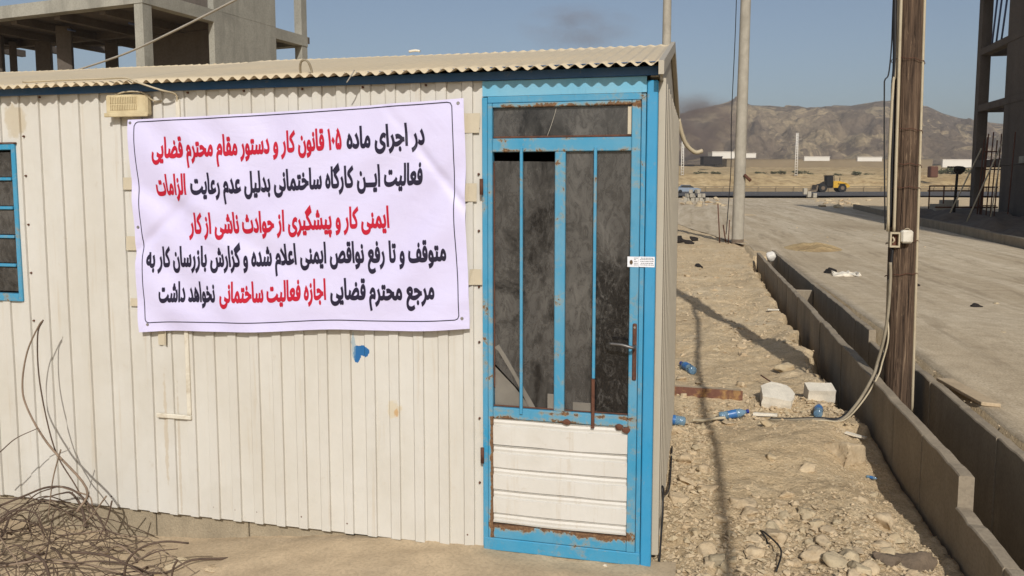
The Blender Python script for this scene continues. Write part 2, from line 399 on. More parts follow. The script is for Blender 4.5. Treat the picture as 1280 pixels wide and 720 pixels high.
# the pale road surface lies as a thin sheet on the ground
def sheet(name, mat, pts_fn, us, ws, lift):
    vs, fs = [], []
    for b in ws:
        for a in us:
            x, y = pts_fn(a, b); vs.append((x, y, terrain(x, y) + lift))
    n = len(us)
    for j in range(len(ws) - 1):
        for i in range(n - 1): fs.append((j * n + i, j * n + i + 1, (j + 1) * n + i + 1, (j + 1) * n + i))
    me = bpy.data.meshes.new(name); me.from_pydata(vs, [], fs); me.update()
    for p in me.polygons: p.use_smooth = True
    o = link(name, me, mat); o['kind'] = 'structure'; return o
def left_edge(y):
    return 1.835 if y < 14.6 else 1.835 + .25 * (y - 14.6) * -.62 + .35 * fbm(y * .35, 5, 1, 3) * sstep(14.6, 18, y)
def right_edge(y): return 8.0 + (y - 18.5) * .0726 + .1 * fbm(y * .4, 9, 1, 3)
wy = spaced([(-20, 14.6, .5), (14.6, 100, 1.6)])
def roadpt(a, y): return (lerp(left_edge(y), right_edge(y), a), y)
sheet('dirt_road', MT['road'], roadpt, [i / 40 for i in range(41)], wy, .012)

# ------------------------------------------------------------------ far setting: crossing road, bank, hills
def fr_grid(name, mat, rs, fsn, hfn, smooth=True):
    vs = [tuple(P(r, f, hfn(r, f))) for f in fsn for r in rs]; n = len(rs); fc = []
    for j in range(len(fsn) - 1):
        for i in range(n - 1): fc.append((j * n + i, j * n + i + 1, (j + 1) * n + i + 1, (j + 1) * n + i))
    me = bpy.data.meshes.new(name); me.from_pydata(vs, [], fc); me.update()
    for p in me.polygons: p.use_smooth = smooth
    o = link(name, me, mat); o['kind'] = 'structure'; return o
fr_grid('asphalt_road', MT['asphalt'], [r * 12 for r in range(-20, 35)], [104, 120, 140, 160, 176], lambda r, f: .30)
# dusty verge in front and behind the asphalt hide its edges
def bank_mat():
    a = M('sandy earth bank')
    n1 = a.noise(.05, 6, .65, dist=.5); n2 = a.noise(.5, 6, .7)
    c = a.ramp(n1, [(.35, sc(170, 146, 106)), (.55, sc(190, 166, 124)), (.7, sc(202, 180, 140))])
    c = a.mix(a.ramp(n2, [(.35, .7), (.55, 0.0)]), c, sc(128, 102, 70))
    a.set(c, .95, 0, .1); a.bump(n2, .8, .5); return a.m
MT['bank'] = bank_mat()
def bank_h(r, f):
    e = 216 + 10 * fbm(r * .02, 1, 1, 3)
    t = sstep(e - 14, e + 8, f + 3 * fbm(r * .08, f * .08, 2, 4))
    top = 4.6 + 1.2 * fbm(r * .02, f * .02, 4, 4)
    return .1 + t * top + (.8 * fbm(r * .12, f * .12, 7, 4)) * sstep(.05, .5, t) + .036 * max(0, f - 240)
fr_grid('earth_bank', MT['bank'], spaced([(-260, 0, 20), (0, 190, 1.5), (190, 420, 15)]), spaced([(176, 195, 5), (195, 250, 1.5), (250, 520, 15)]), bank_h)
prof = [(-2000, 55), (-300, 62), (120, 70), (190, 84), (236, 94), (262, 99), (277, 103), (284, 110), (290, 100), (322, 98), (332, 96), (360, 97), (372, 95.5), (400, 98), (430, 97), (440, 100), (452, 100.5), (458, 104.5), (486, 104), (492, 101), (515, 99), (540, 91), (560, 84), (590, 80), (620, 76), (700, 72), (1000, 66), (2500, 60)]
def hp(r):
    for (a, b), (c, d) in zip(prof, prof[1:]):
        if a <= r <= c: return lerp(b, d, (r - a) / (c - a))
    return 60
def hill_h(r, f):
    top = hp(r * 1000 / max(f, 1)) * f / 1000
    t = sstep(560, 1010, f + 60 * fbm(r * .004, f * .004, 3, 3))
    gul = abs(fbm(r * .012 + 4, f * .005, 8, 5)); mid = 4 * t * (1 - t)
    bench = .10 * math.sin(t * 9 + 2 * fbm(r * .004, f * .004, 2, 2))
    gul2 = 1 - abs(noise.noise(Vector((r * .022 + .8 * fbm(r * .01, f * .01, 3, 3), f * .006, 4)))) * 2.2
    return 15 + (top - 13) * (t + mid * (bench - .30 * gul + .05)) - 16 * max(0, gul2) ** 3 * mid + (20 * abs(fbm(r * .016, f * .012, 5, 5)) * mid + 7 * fbm(r * .03, f * .03, 2, 4) * (.25 + .75 * mid) + 5.5 * fbm(r * .08, f * .08, 1, 4) * (.3 + .7 * mid)) * min(1, t * 3) + (4.0 * max(0, fbm(r * .06, 1, 7, 4)) + 2.0 * round(fbm(r * .02, 3, 7, 2) * 3) / 3) * t
def hill_mat():
    a = M('barren hill rock')
    n1 = a.noise(.006, 7, .65, dist=.6); n2 = a.noise(.05, 8, .75, dist=.6)
    c = a.ramp(n1, [(.38, sc(142, 124, 104)), (.52, sc(164, 143, 118)), (.62, sc(186, 164, 132))])
    c = a.mix(a.ramp(a.noise(.013, 8, .7, a.pos((1, 1, 1.8)), 1.0), [(.52, 0.0), (.56, .95)]), c, sc(214, 190, 150))
    c = a.mix(a.ramp(n2, [(.36, .7), (.52, 0.0)]), c, sc(108, 92, 78))
    c = a.mix(a.ramp(a.noise(.11, 5, .7), [(.58, 0.0), (.66, .5)]), c, sc(170, 150, 118))
    a.set(c, .95, 0, .1); a.bump(n2, 1.0, 22); a.bump(a.noise(.16, 6, .8), .8, 6); return a.m
MT['hill'] = hill_mat()
fr_grid('hills', MT['hill'], spaced([(-2200, -200, 100), (-200, 120, 40), (120, 720, 3.6), (720, 800, 10), (800, 2600, 100)]), spaced([(500, 640, 12), (640, 1040, 5), (1040, 1300, 60)]), hill_h)

# ------------------------------------------------------------------ the cabin
cabin = thing('portable_cabin', 'cream ribbed steel site cabin with blue door and corrugated roof', 'cabin')
CX0, CD = -5.2, 2.37                                          # left end, depth
PITCH, WR, GD = .1200, .052, .009
def ribbed(x0, x1, z0, z1, y, axis='x', sgn=-1, pitch=PITCH, w=WR, d=GD, phase=0.0, wob=True, th=.0):
    """box-rib sheet; axis x: runs along x on the plane y (faces -y)"""
    bm = bmesh.new(); pr = []; x = x0 - phase
    while x < x1:
        for a, dd in ((0, .0), (.007, d), (w, d + .0015), (w + .0012, -.0015), (w + .0028, -.0015), (w + .0045, 0)) if axis == 'x' else ((0, 0), (.006, d), (w, d), (w + .008, 0)):
            if x0 <= x + a <= x1: pr.append((x + a, dd))
        x += pitch
    pr = [(x0, max(0, pr[0][1]))] + pr + [(x1, max(0, pr[-1][1]))]
    zs = [z0 + (z1 - z0) * i / 12 for i in range(13)]; rows = []
    for z in zs:
        row = []
        for (a, dd) in pr:
            k = .0025 * fbm(a * 2.3, z * 2.3, 4, 2) if wob else 0
            if axis == 'x': co_ = (a, y + sgn * (dd + k), z)
            else: co_ = (y + sgn * (dd + k), a, z)
            row.append(bm.verts.new(co_))
        rows.append(row)
    for i in range(len(rows) - 1):
        for j in range(len(pr) - 1): bm.faces.new((rows[i][j], rows[i][j + 1], rows[i + 1][j + 1], rows[i + 1][j]))
    return bm
ZB, ZT = -.01, 2.136
WX0, WX1, WZ0, WZ1 = -3.95, -3.215, 1.05, 1.862                # window
def band(x0, x1, z0, z1, nm='wall_sheet'):
    ph = (x0 - .004 + 39.6) % PITCH
    return bake(ribbed(x0 - .004, x1 + .006, z0, z1, -.001 * (len(cabin.children) % 2), phase=ph), nm, MT['cladding'], cabin)
seams = [-.742, -1.637, -2.433, WX1]
for a, b in zip(seams[1:], seams): band(a, b - .0015, ZB, ZT)
band(WX0, WX1 - .0015, ZB, WZ0); band(WX0, WX1 - .0015, WZ1, ZT); band(CX0, WX0 - .0015, ZB, ZT)
# right side wall, gable above it
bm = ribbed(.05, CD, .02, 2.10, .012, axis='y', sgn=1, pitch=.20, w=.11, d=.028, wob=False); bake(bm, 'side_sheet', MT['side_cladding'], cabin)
ZE, ZR, RY = 2.140, 2.434, 1.2
bm = bmesh.new()
pts = [(.0, 2.098), (CD, 2.098), (CD, ZE - .01), (RY, ZR - .02), (.0, ZE + .006)]
a = [bm.verts.new((.012, y, z)) for y, z in pts]; b = [bm.verts.new((-.02, y, z)) for y, z in pts]
bm.faces.new(a); bm.faces.new(b[::-1])
for i in range(5): bm.faces.new((a[i], b[i], b[(i + 1) % 5], a[(i + 1) % 5]))
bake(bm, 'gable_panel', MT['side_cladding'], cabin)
for (y0, z0, y1, z1) in ((-.10, ZE - .045, RY, ZR - .04), (RY, ZR - .04, CD + .12, ZE - .045)):
    bm = bmesh.new(); q = [bm.verts.new((x, y, z)) for x in (.016, .038) for (y, z) in ((y0, z0), (y1, z1), (y1, z1 + .055), (y0, z0 + .055))]
    for f in ((0, 1, 2, 3), (7, 6, 5, 4), (0, 4, 5, 1), (1, 5, 6, 2), (2, 6, 7, 3), (3, 7, 4, 0)): bm.faces.new([q[i] for i in f])
    bake(bm, 'gable_trim', MT['side_cladding'], cabin)
boxo('gable_rail', MT['side_cladding'], cabin, (.016, .03, .0, CD, 2.085, 2.112), .002)
bm = bmesh.new()
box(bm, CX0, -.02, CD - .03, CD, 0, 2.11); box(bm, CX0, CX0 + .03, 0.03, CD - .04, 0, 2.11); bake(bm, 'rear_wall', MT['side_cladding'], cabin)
boxo('cabin_floor', MT['dark'], cabin, (CX0, 0, .04, CD - .04, .0, .04), 0)
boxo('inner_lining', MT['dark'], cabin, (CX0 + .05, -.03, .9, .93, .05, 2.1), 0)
# roof
def roof(y0, z0, y1, z1, nm, x0=CX0 - .1, x1=.036):
    bm = bmesh.new(); n = int((x1 - x0) / .0082); rows = []
    for i in range(n + 1):
        x = x0 + (x1 - x0) * i / n; r = []
        for k in range(9):
            t = k / 8; wv = .0088 * math.sin(2 * math.pi * x / .0565); s = .004 * fbm(x * 1.1, t * 2, 3, 2) * (1 + t)
            z = lerp(z0, z1, t) + wv * (1 - .6 * t) + s
            y = lerp(y0 + .004 * math.sin(x * 9) , y1, t)
            r.append((bm.verts.new((x, y, z)), bm.verts.new((x, y, z - .0016))))
        rows.append(r)
    for i in range(n):
        for k in range(8):
            for s in (0, 1):
                q = (rows[i][k][s], rows[i + 1][k][s], rows[i + 1][k + 1][s], rows[i][k + 1][s]); f = bm.faces.new(q if s == 0 else q[::-1]); f.smooth = True
        for k in (0, 8): bm.faces.new((rows[i][k][0], rows[i][k][1], rows[i + 1][k][1], rows[i + 1][k][0]))
    for i in (0, n):
        for k in range(8): bm.faces.new((rows[i][k][0], rows[i][k + 1][0], rows[i][k + 1][1], rows[i][k][1]))
    me = bpy.data.meshes.new(nm); bm.normal_update(); bm.to_mesh(me); bm.free(); return link(nm, me, MT['roof'], cabin)
for xa, xb in ((-2.53, .036), (-5.3, -2.52)): roof(-.098, ZE + (.0 if xa > -3 else -.004), RY, ZR + (0 if xa > -3 else -.004), 'roof_sheet', xa, xb)
roof(RY + .004, ZR - .006, CD + .13, ZE, 'roof_sheet')
# blue fascia under the eaves and dark batten under it
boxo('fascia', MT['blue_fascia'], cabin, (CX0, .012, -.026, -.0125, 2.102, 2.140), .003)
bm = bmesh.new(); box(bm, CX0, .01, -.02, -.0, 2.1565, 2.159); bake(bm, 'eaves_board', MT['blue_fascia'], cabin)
# foundation kerb of long blocks, joints open
fx = -5.3
random.seed(3)
while fx < .0:
    L = random.uniform(.52, .62) if fx < -1.4 else .8
    x1 = min(fx + L, -.01)
    boxo('foundation_block', MT['foundation'], cabin, (fx, x1 - .006, .028 + random.uniform(-.004, .004), .2, -.26, -.016 + random.uniform(-.004, 0)), .005); fx += L
boxo('foundation_block', MT['foundation'], cabin, (-.06, .03, .21, CD, -.26, .018), .006)
# sheet screws (too small to take singly)
bm = bmesh.new()
def screw(x, z, y=-.006):
    m = Matrix.Translation((x, y, z)) @ Matrix.Rotation(R(90), 4, 'X'); bmesh.ops.create_cone(bm, segments=7, radius1=.006, radius2=.004, depth=.008, matrix=m, cap_ends=True)
x = -4.9
while x < -.8: screw(x, .045 + random.uniform(-.006, .006)); x += PITCH * (1 if random.random() < .6 else 2)
for z in (.95, 1.2, 1.45, 1.7, 1.9, .3, .6): screw(-.762, z); screw(-3.17, z) if z > .9 else None
for x in (-3.05, -2.2, -1.9, -1.6, -1.3, -1.0): screw(x, 2.092, -.016)
s_ = bake(bm, 'sheet_screws', MT['rust'], cabin); s_['kind'] = 'stuff'

# ---- door
def rail(nm, mat, par, x0, x1, y0, y1, z0, z1, bev=.003): return boxo(nm, mat, par, (x0, x1, y0, y1, z0, z1), bev)
rail('corner_post', MT['blue_clean'], cabin, -.033, .012, -.018, .04, -.005, 2.083, .004)
# outer jambs
jamb = boxo('door_frame', MT['blue'], cabin, (-.741, -.717, -.022, .03, .015, 2.03), .002)
boxo('door_frame', MT['blue'], cabin, (-.055, -.036, -.014, .03, .015, 2.03), .002)
boxo('door_frame', MT['blue'], cabin, (-.7168, -.0552, -.016, .03, 2.006, 2.034), .002)
boxo('threshold', MT['blue'], cabin, (-.739, -.0345, -.024, .06, -.004, .054), .004)
# faded corrugated header over the door
bm = bmesh.new(); n = 90; rows = []
for i in range(n + 1):
    x = -.741 + .706 * i / n; y = -.012 + .0008 * math.cos(x * 11)
    rows.append([bm.verts.new((x, y, z)) for z in (2.0355, 2.101)])
for i in range(n): bm.faces.new((rows[i][0], rows[i + 1][0], rows[i + 1][1], rows[i][1]))
bake(bm, 'door_header_sheet', MT['blue_sheet'], cabin, True)
# leaf: frame of tubes
door = bpy.data.objects.new('door', None)
bm = bmesh.new(); Y0, Y1 = -.026, .012
LX0, LX1 = -.7155, -.0565
for (a, b, c, d) in ((LX0, -.694, .056, 2.004), (-.094, LX1, .056, 2.004)): box(bm, a, b, Y0, Y1, c, d, bev=.003)
for (a, b, c, d) in ((-.694, -.094, 1.985, 2.0038), (-.694, -.094, 1.795, 1.853), (-.694, -.094, .612, .662), (-.694, -.094, .0565, .118)): box(bm, a, b, Y0 + .0025, Y1 - .002, c, d, bev=.003)
box(bm, -.418, -.372, Y0 + .004, Y1 - .003, .662, 1.795, bev=.003)
me_d = bake(bm, 'door', MT['blue_rusty'], cabin)
bpy.data.objects.remove(door); door = me_d; door.data.name = 'door'
for (x, rusty) in ((-.563, 0), (-.243, 1)):
    b_ = boxo('glazing_bar', MT['blue'], door, (x - .0065, x + .0065, -.034, -.020, (.64 if not rusty else .82), 1.812), .002)
    if rusty: boxo('glazing_bar', MT['rust'], door, (x - .008, x + .006, -.034, -.021, .60, .8195), .002)['label'] = 'rusty bare lower end of the bar'
def pane(nm, x0, x1, z0, z1, m, y=-.004):
    return boxo(nm, m, door, (x0, x1, y - .0015, y + .0015, z0, z1), 0)
pane('glass_pane', -.693, -.095, 1.855, 1.984, MT['glass'])['label'] = 'long cracked top pane'
bm = bmesh.new()                                             # left pane: slipped down, lower corner broken away
zz = [( -.693, .86), (-.50, .664), (-.419, .664), (-.419, 1.752), (-.693, 1.757)]
def poly_plate(bm, pts, y0, y1):
    a = [bm.verts.new((x, y0, z)) for x, z in pts]; b = [bm.verts.new((x, y1, z)) for x, z in pts]
    bm.faces.new(a); bm.faces.new(b[::-1])
    for i in range(len(pts)): bm.faces.new((a[i], b[i], b[(i + 1) % len(pts)], a[(i + 1) % len(pts)]))
poly_plate(bm, zz, -.0055, -.0025); bake(bm, 'glass_pane', MT['glass'], door)
bm = bmesh.new(); poly_plate(bm, [(-.692, .93), (-.672, .915), (-.60, .80), (-.53, .664), (-.50, .664), (-.57, .78), (-.64, .90), (-.67, .945)], -.009, -.006)
poly_plate(bm, [(-.692, .845), (-.60, .755), (-.525, .664), (-.69, .664)], -.0012, .001)
poly_plate(bm, [(-.692, .93), (-.655, .88), (-.53, .664), (-.522, .664), (-.60, .80), (-.692, .96)], -.0025, -.0015)
bake(bm, 'glass_shard', MT['clear_glass'], door)
pane('glass_pane', -.371, -.095, .663, 1.794, MT['glass_peeled'])
pane('film_patch', -.335, -.255, .664, .705, MT['clear_glass'], -.008)
pane('film_patch', -.448, -.420, .664, .735, MT['clear_glass'], -.0085)
# crack in the top pane
tubeo('glass_crack', MT['old_white'], door, [(-.455, -.0065, 1.86), (-.44, -.0065, 1.90), (-.425, -.0065, 1.945), (-.415, -.0065, 1.982)], .0008, 4)
# rusty putty beads and tape along the glass
for (a, b, c, d, m) in ((-.693, -.095, 1.855, 1.863, 'rust'), (-.112, -.095, 1.864, 1.98, 'tape'), (-.693, -.687, .75, 1.75, 'rust'), (-.693, -.419, .664, .670, 'rust'), (-.371, -.095, .664, .669, 'rust')):
    boxo('putty_bead', MT[m], door, (a, b, -.011, -.0065, c, d), .001)
# kick panel: horizontal ribbed strips, each with a groove
zs = [.1195, .165, .275, .375, .475, .545, .611]
kz = [.124, .170, .279, .383, .487, .6105]
for i in range(5):
    a_, b_ = kz[i], kz[i + 1]
    bm = bmesh.new(); prof_ = [(a_, -.006), (a_ + .004, -.019), (b_ - .034, -.022), (b_ - .031, -.010), (b_ - .018, -.014), (b_ - .006, -.010), (b_ - .0015, -.018), (b_, -.006)]
    cols = []
    for k in range(13):
        x = lerp(-.6935, -.0945, k / 12); sag = -.003 * math.sin(k / 12 * 3.1) + .0025 * fbm(x * 4, a_ * 9, 1, 2)
        cols.append([bm.verts.new((x, y + .002 * fbm(x * 5, z * 9, 2, 2), z + sag)) for z, y in prof_])
    for k in range(12):
        for q in range(len(prof_) - 1): bm.faces.new((cols[k][q], cols[k + 1][q], cols[k + 1][q + 1], cols[k][q + 1]))
    bake(bm, 'kick_strip', MT['kick'], door)
# handle on its rusty plate, hinges
boxo('handle_plate', MT['rust'], door, (-.078, -.060, -.034, -.026, .822, 1.068), .004)
tubeo('handle', MT['dull_metal'], door, [(-.068, -.034, .972), (-.068, -.066, .972), (-.085, -.074, .974), (-.12, -.074, .982), (-.172, -.070, .984)], .0068, 8)
tubeo('keyhole_ring', MT['metal'], door, [(-.069, -.036, 1.052), (-.069, -.039, 1.052)], .005, 8)
for z in (1.645, .438):
    tubeo('hinge', MT['rust'], door, [(-.742, -.03, z - .035), (-.742, -.03, z + .035)], .0085, 8)
    boxo('hinge', MT['rust'], door, (-.75, -.741, -.026, -.02, z - .02, z + .015), .002)
for (x, z) in ((-.36, .618), (-.13, .613), (-.1, .60)):
    bm = bmesh.new(); bmesh.ops.create_icosphere(bm, subdivisions=2, radius=.014, matrix=Matrix.Translation((x, -.027, z)) @ Matrix.Diagonal((1.3, .35, 1, 1)))
    for v in bm.verts: v.co += Vector((fbm(v.co.x * 60, v.co.z * 60), 0, fbm(v.co.z * 60, v.co.x * 60, 3))) * .004
    bake(bm, 'weld_blob', MT['rust'], door)
# ---- window at the left
win = boxo('window', MT['blue_fascia'], cabin, (WX0, WX1, .02, .03, WZ0, WZ1), 0); win.data.materials.clear(); win.data.materials.append(MT['dark'])
for (a, b, c, d) in ((WX0, WX0 + .03, WZ0, WZ1), (WX1 - .024, WX1, WZ0, WZ1)): boxo('window_frame', MT['blue'], win, (a, b, -.022, .018, c, d), .003)
for (c, d) in ((WZ0, WZ0 + .04), (WZ1 - .03, WZ1)): boxo('window_frame', MT['blue'], win, (WX0 + .0305, WX1 - .0245, -.020, .016, c, d), .003)
nl = 5
for i in range(nl):
    z0 = WZ0 + .04 + (WZ1 - WZ0 - .07) * i / nl; z1 = WZ0 + .04 + (WZ1 - WZ0 - .07) * (i + 1) / nl
    if i: boxo('window_bar', MT['blue'], win, (WX0 + .031, WX1 - .031, -.024, .0, z0 - .008, z0 + .008), .003)
    m = Matrix.Translation((0, -.002, z0 + .012)) @ Matrix.Rotation(R(4), 4, 'X')
    boxo('louvre_pane', MT['glass'], win, (WX0 + .032, WX1 - .032, -.002, .002, 0, z1 - z0 - .024), 0, m)
boxo('window_hood', MT['rust'], win, (WX0, WX1 + .008, -.026, -.012, WZ1 + .001, WZ1 + .008), .001)
# ---- fixture on the wall: louvred bulkhead
fx0, fx1, fz0, fz1 = -2.635, -2.40, 1.985, 2.088
lamp = boxo('bulkhead_lamp', MT['cream_box'], cabin, (fx0, fx1, -.05, -.011, fz0, fz1), .008)
boxo('lamp_lip', MT['cream_box'], lamp, (fx0 - .005, fx1 + .005, -.056, -.0505, fz0 - .004, fz0 + .016), .003)
for i in range(16):
    x = fx0 + .03 + i * .0095
    for (c, d) in ((fz0 + .030, fz0 + .055), (fz0 + .062, fz1 - .012)): boxo('louvre_slat', MT['cream_box'], lamp, (x, x + .0045, -.055, -.0505, c, d), 0)
tubeo('bracket_wire', MT['conduit'], lamp, [(fx0 + .05, -.04, fz1), (fx0 + .12, -.05, fz1 + .012), (fx1 - .02, -.055, fz1 + .006), (fx1 + .02, -.03, fz1 - .03), (fx1 + .06, -.015, fz1 - .03)], .004, 6)
# ---- surface trunking below and above the banner, cables on the eaves
boxo('cable_trunking', MT['old_white'], cabin, (-2.266, -2.244, -.022, -.0095, .515, 2.06), .003)
boxo('cable_trunking', MT['old_white'], cabin, (-2.44, -2.243, -.026, -.0098, .492, .514), .003)
tubeo('eaves_cable', MT['conduit'], cabin, [(-3.1, -.06, 2.163), (-2.9, -.06, 2.165), (-2.62, -.08, 2.162), (-2.47, -.10, 2.158), (-2.40, -.112, 2.135), (-2.30, -.08, 2.10), (-2.256, -.03, 2.085), (-2.255, -.018, 2.05)], .005, 6)
tubeo('roof_hook', MT['lead'], cabin, [(-1.59, -.03, 2.14), (-1.588, -.05, 2.175), (-1.575, -.065, 2.205), (-1.555, -.07, 2.213), (-1.537, -.068, 2.202), (-1.53, -.055, 2.17), (-1.53, -.05, 2.14)], .0055, 6)
tubeo('tie_wire', MT['rope'], cabin, [(-1.33, -.115, 2.10), (-1.31, -.112, 2.13), (-1.30, -.10, 2.155)], .003, 5)
tubeo('ridge_rag', MT['old_white'], cabin, [(-1.52, 1.15, 2.448), (-1.48, 1.15, 2.452), (-1.45, 1.15, 2.447)], .008, 6)
tubeo('rear_pipe', MT['conduit'], cabin, [(.03, CD + .03, 2.12), (.055, CD + .06, 2.02), (.09, CD + .10, 1.94), (.15, CD + .14, 1.89), (.20, CD + .16, 1.90)], .016, 8)
tubeo('base_cable', MT['cable'], cabin, [(.045, .02, -.05), (.05, .25, .15), (.045, .3, .24), (.05, .5, .12), (.06, .9, .02), (.05, 1.6, .0)], .005, 5)

# ------------------------------------------------------------------ the banner
BTL, BTR, BBR, BBL = (-2.512, 1.967), (-.818, 2.028), (-.797, 1.014), (-2.499, .926)
def bn(u, v, lift=0.0):                                       # v runs down
    tx = lerp(BTL[0], BTR[0], u); tz = lerp(BTL[1], BTR[1], u); bx = lerp(BBL[0], BBR[0], u); bz = lerp(BBL[1], BBR[1], u)
    x = lerp(tx, bx, v) + .004 * math.sin(v * 9) * (1 if u > .5 else -1) * abs(u - .5) * 2; z = lerp(tz, bz, v) + .007 * math.sin(math.pi * u) * (1 - v) * -1 + .005 * math.sin(u * 13) * v
    dg = (u * 1.65 - v)                                       # diagonal drag folds from the top corners
    dg2 = ((1 - u) * 1.65 - v)
    wr = .005 * math.sin(dg * 21 + 1.2 * fbm(u * 3, v * 3, 1, 2)) * math.exp(-((u - .12) / .3) ** 2) + .006 * math.sin(dg2 * 17 + 2 * fbm(u * 3, v * 3, 2, 2)) * math.exp(-((u - .92) / .28) ** 2)
    wr += .009 * fbm(u * 2.6 + v * 1.2, v * 1.6 - u, 7, 2) + .003 * math.sin(v * 26 + u * 3) * math.exp(-((v - .95) / .10) ** 2)
    wr += .012 * math.exp(-((u * 1.3 + v - .62) / .035) ** 2) * sstep(.35, .05, u) + .010 * math.exp(-(((1 - u) * 1.9 + v * .9 - .42) / .03) ** 2) * sstep(.3, .0, 1 - u) + .007 * math.exp(-((v - .30 - u * .8) / .05) ** 2) * sstep(.7, .2, u)
    y = -.046 + wr
    y = -.027 - math.log1p(math.exp((-.027 - y) * 400)) / 400   # rests softly on the sheet ribs
    return Vector((x, y - lift, z))
banner = thing('banner', 'white vinyl banner with red and black Persian text hung on the cabin wall', 'banner', (-1.67, -.026, .93))
bm = bmesh.new(); NU, NV = 240, 150
rows = [[bm.verts.new(bn(i / NU, j / NV)) for i in range(NU + 1)] for j in range(NV + 1)]
for j in range(NV):
    for i in range(NU): bm.faces.new((rows[j][i], rows[j + 1][i], rows[j + 1][i + 1], rows[j][i + 1]))
bake(bm, 'cloth', MT['banner'], banner, True)
def strip(pts, wd, name, mat, lift=.0012):
    """thin printed line through (u, v) points"""
    bm = bmesh.new(); pv = None
    asp = 1.7
    pp = []
    for (a, b) in zip(pts, pts[1:]):
        n = max(1, int(math.hypot((b[0] - a[0]) * asp, b[1] - a[1]) / .02)); pp += [(lerp(a[0], b[0], k / n), lerp(a[1], b[1], k / n)) for k in range(n)]
    pp.append(pts[-1])
    for i, p in enumerate(pp):
        a = pp[max(i - 1, 0)]; b = pp[min(i + 1, len(pp) - 1)]
        d = Vector(((b[0] - a[0]) * asp, b[1] - a[1])).normalized(); n_ = Vector((-d.y / asp, d.x)) * wd
        q = (bm.verts.new(bn(p[0] + n_.x, p[1] + n_.y, lift)), bm.verts.new(bn(p[0] - n_.x, p[1] - n_.y, lift)))
        if pv: bm.faces.new((pv[0], q[0], q[1], pv[1]))
        pv = q
    return bake(bm, name, mat, banner)
strip([(.022, .03), (.026, .018), (.033, .012), (.955, .012), (.964, .016), (.968, .03), (.972, .94), (.969, .952), (.962, .957), (.035, .957), (.027, .952), (.024, .94), (.022, .03)], .0022, 'border_line', MT['ink_black'])
for (u, v) in ((.008, .015), (.985, .02), (.03, .965), (.98, .952), (.012, .5)):
    bm = bmesh.new(); p = bn(u, v, .002); bmesh.ops.create_cone(bm, segments=12, radius1=.008, radius2=.006, depth=.003, cap_ends=True, matrix=Matrix.Translation(p) @ Matrix.Rotation(R(90), 4, 'X')); bake(bm, 'eyelet', MT['metal'], banner)
for (x0, x1, z0, z1) in ((-.84, -.755, 1.88, 1.965), (-.82, -.765, 1.58, 1.66), (-.80, -.748, 1.21, 1.28), (-2.585, -2.50, 1.63, 1.69), (-2.58, -2.50, 1.33, 1.40), (-2.57, -2.50, 1.05, 1.09), (-2.42, -2.36, .86, .94)):
    bm = bmesh.new(); vv = [[bm.verts.new((lerp(x0, x1, i / 3) + random.uniform(-.004, .004), -.0125 - (.016 if (x0 + x1) / 2 > -2.5 and i == 0 and x0 > -1 or x0 < -1 and i == 3 else .001), lerp(z0, z1, j))) for i in range(4)] for j in (0, 1)]
    for i in range(3): bm.faces.new((vv[0][i], vv[0][i + 1], vv[1][i + 1], vv[1][i]))
    bake(bm, 'tape', MT['tape'], banner)
# lettering: letters joined by hand into their contextual forms, then laid right to left
AF = {'ا': (0xFE8D, 0xFE8E, 0, 0), 'ب': (0xFE8F, 0xFE90, 0xFE91, 0xFE92), 'پ': (0xFB56, 0xFB57, 0xFB58, 0xFB59), 'ت': (0xFE95, 0xFE96, 0xFE97, 0xFE98),
      'ث': (0xFE99, 0xFE9A, 0xFE9B, 0xFE9C), 'ج': (0xFE9D, 0xFE9E, 0xFE9F, 0xFEA0), 'ح': (0xFEA1, 0xFEA2, 0xFEA3, 0xFEA4), 'خ': (0xFEA5, 0xFEA6, 0xFEA7, 0xFEA8),
      'د': (0xFEA9, 0xFEAA, 0, 0), 'ر': (0xFEAD, 0xFEAE, 0, 0), 'ز': (0xFEAF, 0xFEB0, 0, 0), 'س': (0xFEB1, 0xFEB2, 0xFEB3, 0xFEB4), 'ش': (0xFEB5, 0xFEB6, 0xFEB7, 0xFEB8),
      'ص': (0xFEB9, 0xFEBA, 0xFEBB, 0xFEBC), 'ض': (0xFEBD, 0xFEBE, 0xFEBF, 0xFEC0), 'ع': (0xFEC9, 0xFECA, 0xFECB, 0xFECC), 'ف': (0xFED1, 0xFED2, 0xFED3, 0xFED4),
      'ق': (0xFED5, 0xFED6, 0xFED7, 0xFED8), 'ک': (0xFB8E, 0xFB8F, 0xFB90, 0xFB91), 'گ': (0xFB92, 0xFB93, 0xFB94, 0xFB95), 'ل': (0xFEDD, 0xFEDE, 0xFEDF, 0xFEE0),
      'م': (0xFEE1, 0xFEE2, 0xFEE3, 0xFEE4), 'ن': (0xFEE5, 0xFEE6, 0xFEE7, 0xFEE8), 'و': (0xFEED, 0xFEEE, 0, 0), 'ه': (0xFEE9, 0xFEEA, 0xFEEB, 0xFEEC),
      'ی': (0xFBFC, 0xFBFD, 0xFBFE, 0xFBFF), 'ـ': (0x640, 0x640, 0x640, 0x640)}
def shape(s):
    s = s.replace('لا', '\uFEFB'); out = []
    for i, c in enumerate(s):
        if c not in AF and c != '\uFEFB': out.append(c); continue
        p = s[i - 1] if i else ' '; n = s[i + 1] if i + 1 < len(s) else ' '
        jp = p in AF and AF[p][2] != 0
        if c == '\uFEFB': out.append(chr(0xFEFC if jp else 0xFEFB)); continue
        jn = AF[c][2] != 0 and (n in AF or n == '\uFEFB')
        out.append(chr(AF[c][(3 if jp else 2) if jn else (1 if jp else 0)]))
    return re.sub('[۰-۹]+', lambda m: m.group(0)[::-1], ''.join(out)[::-1])
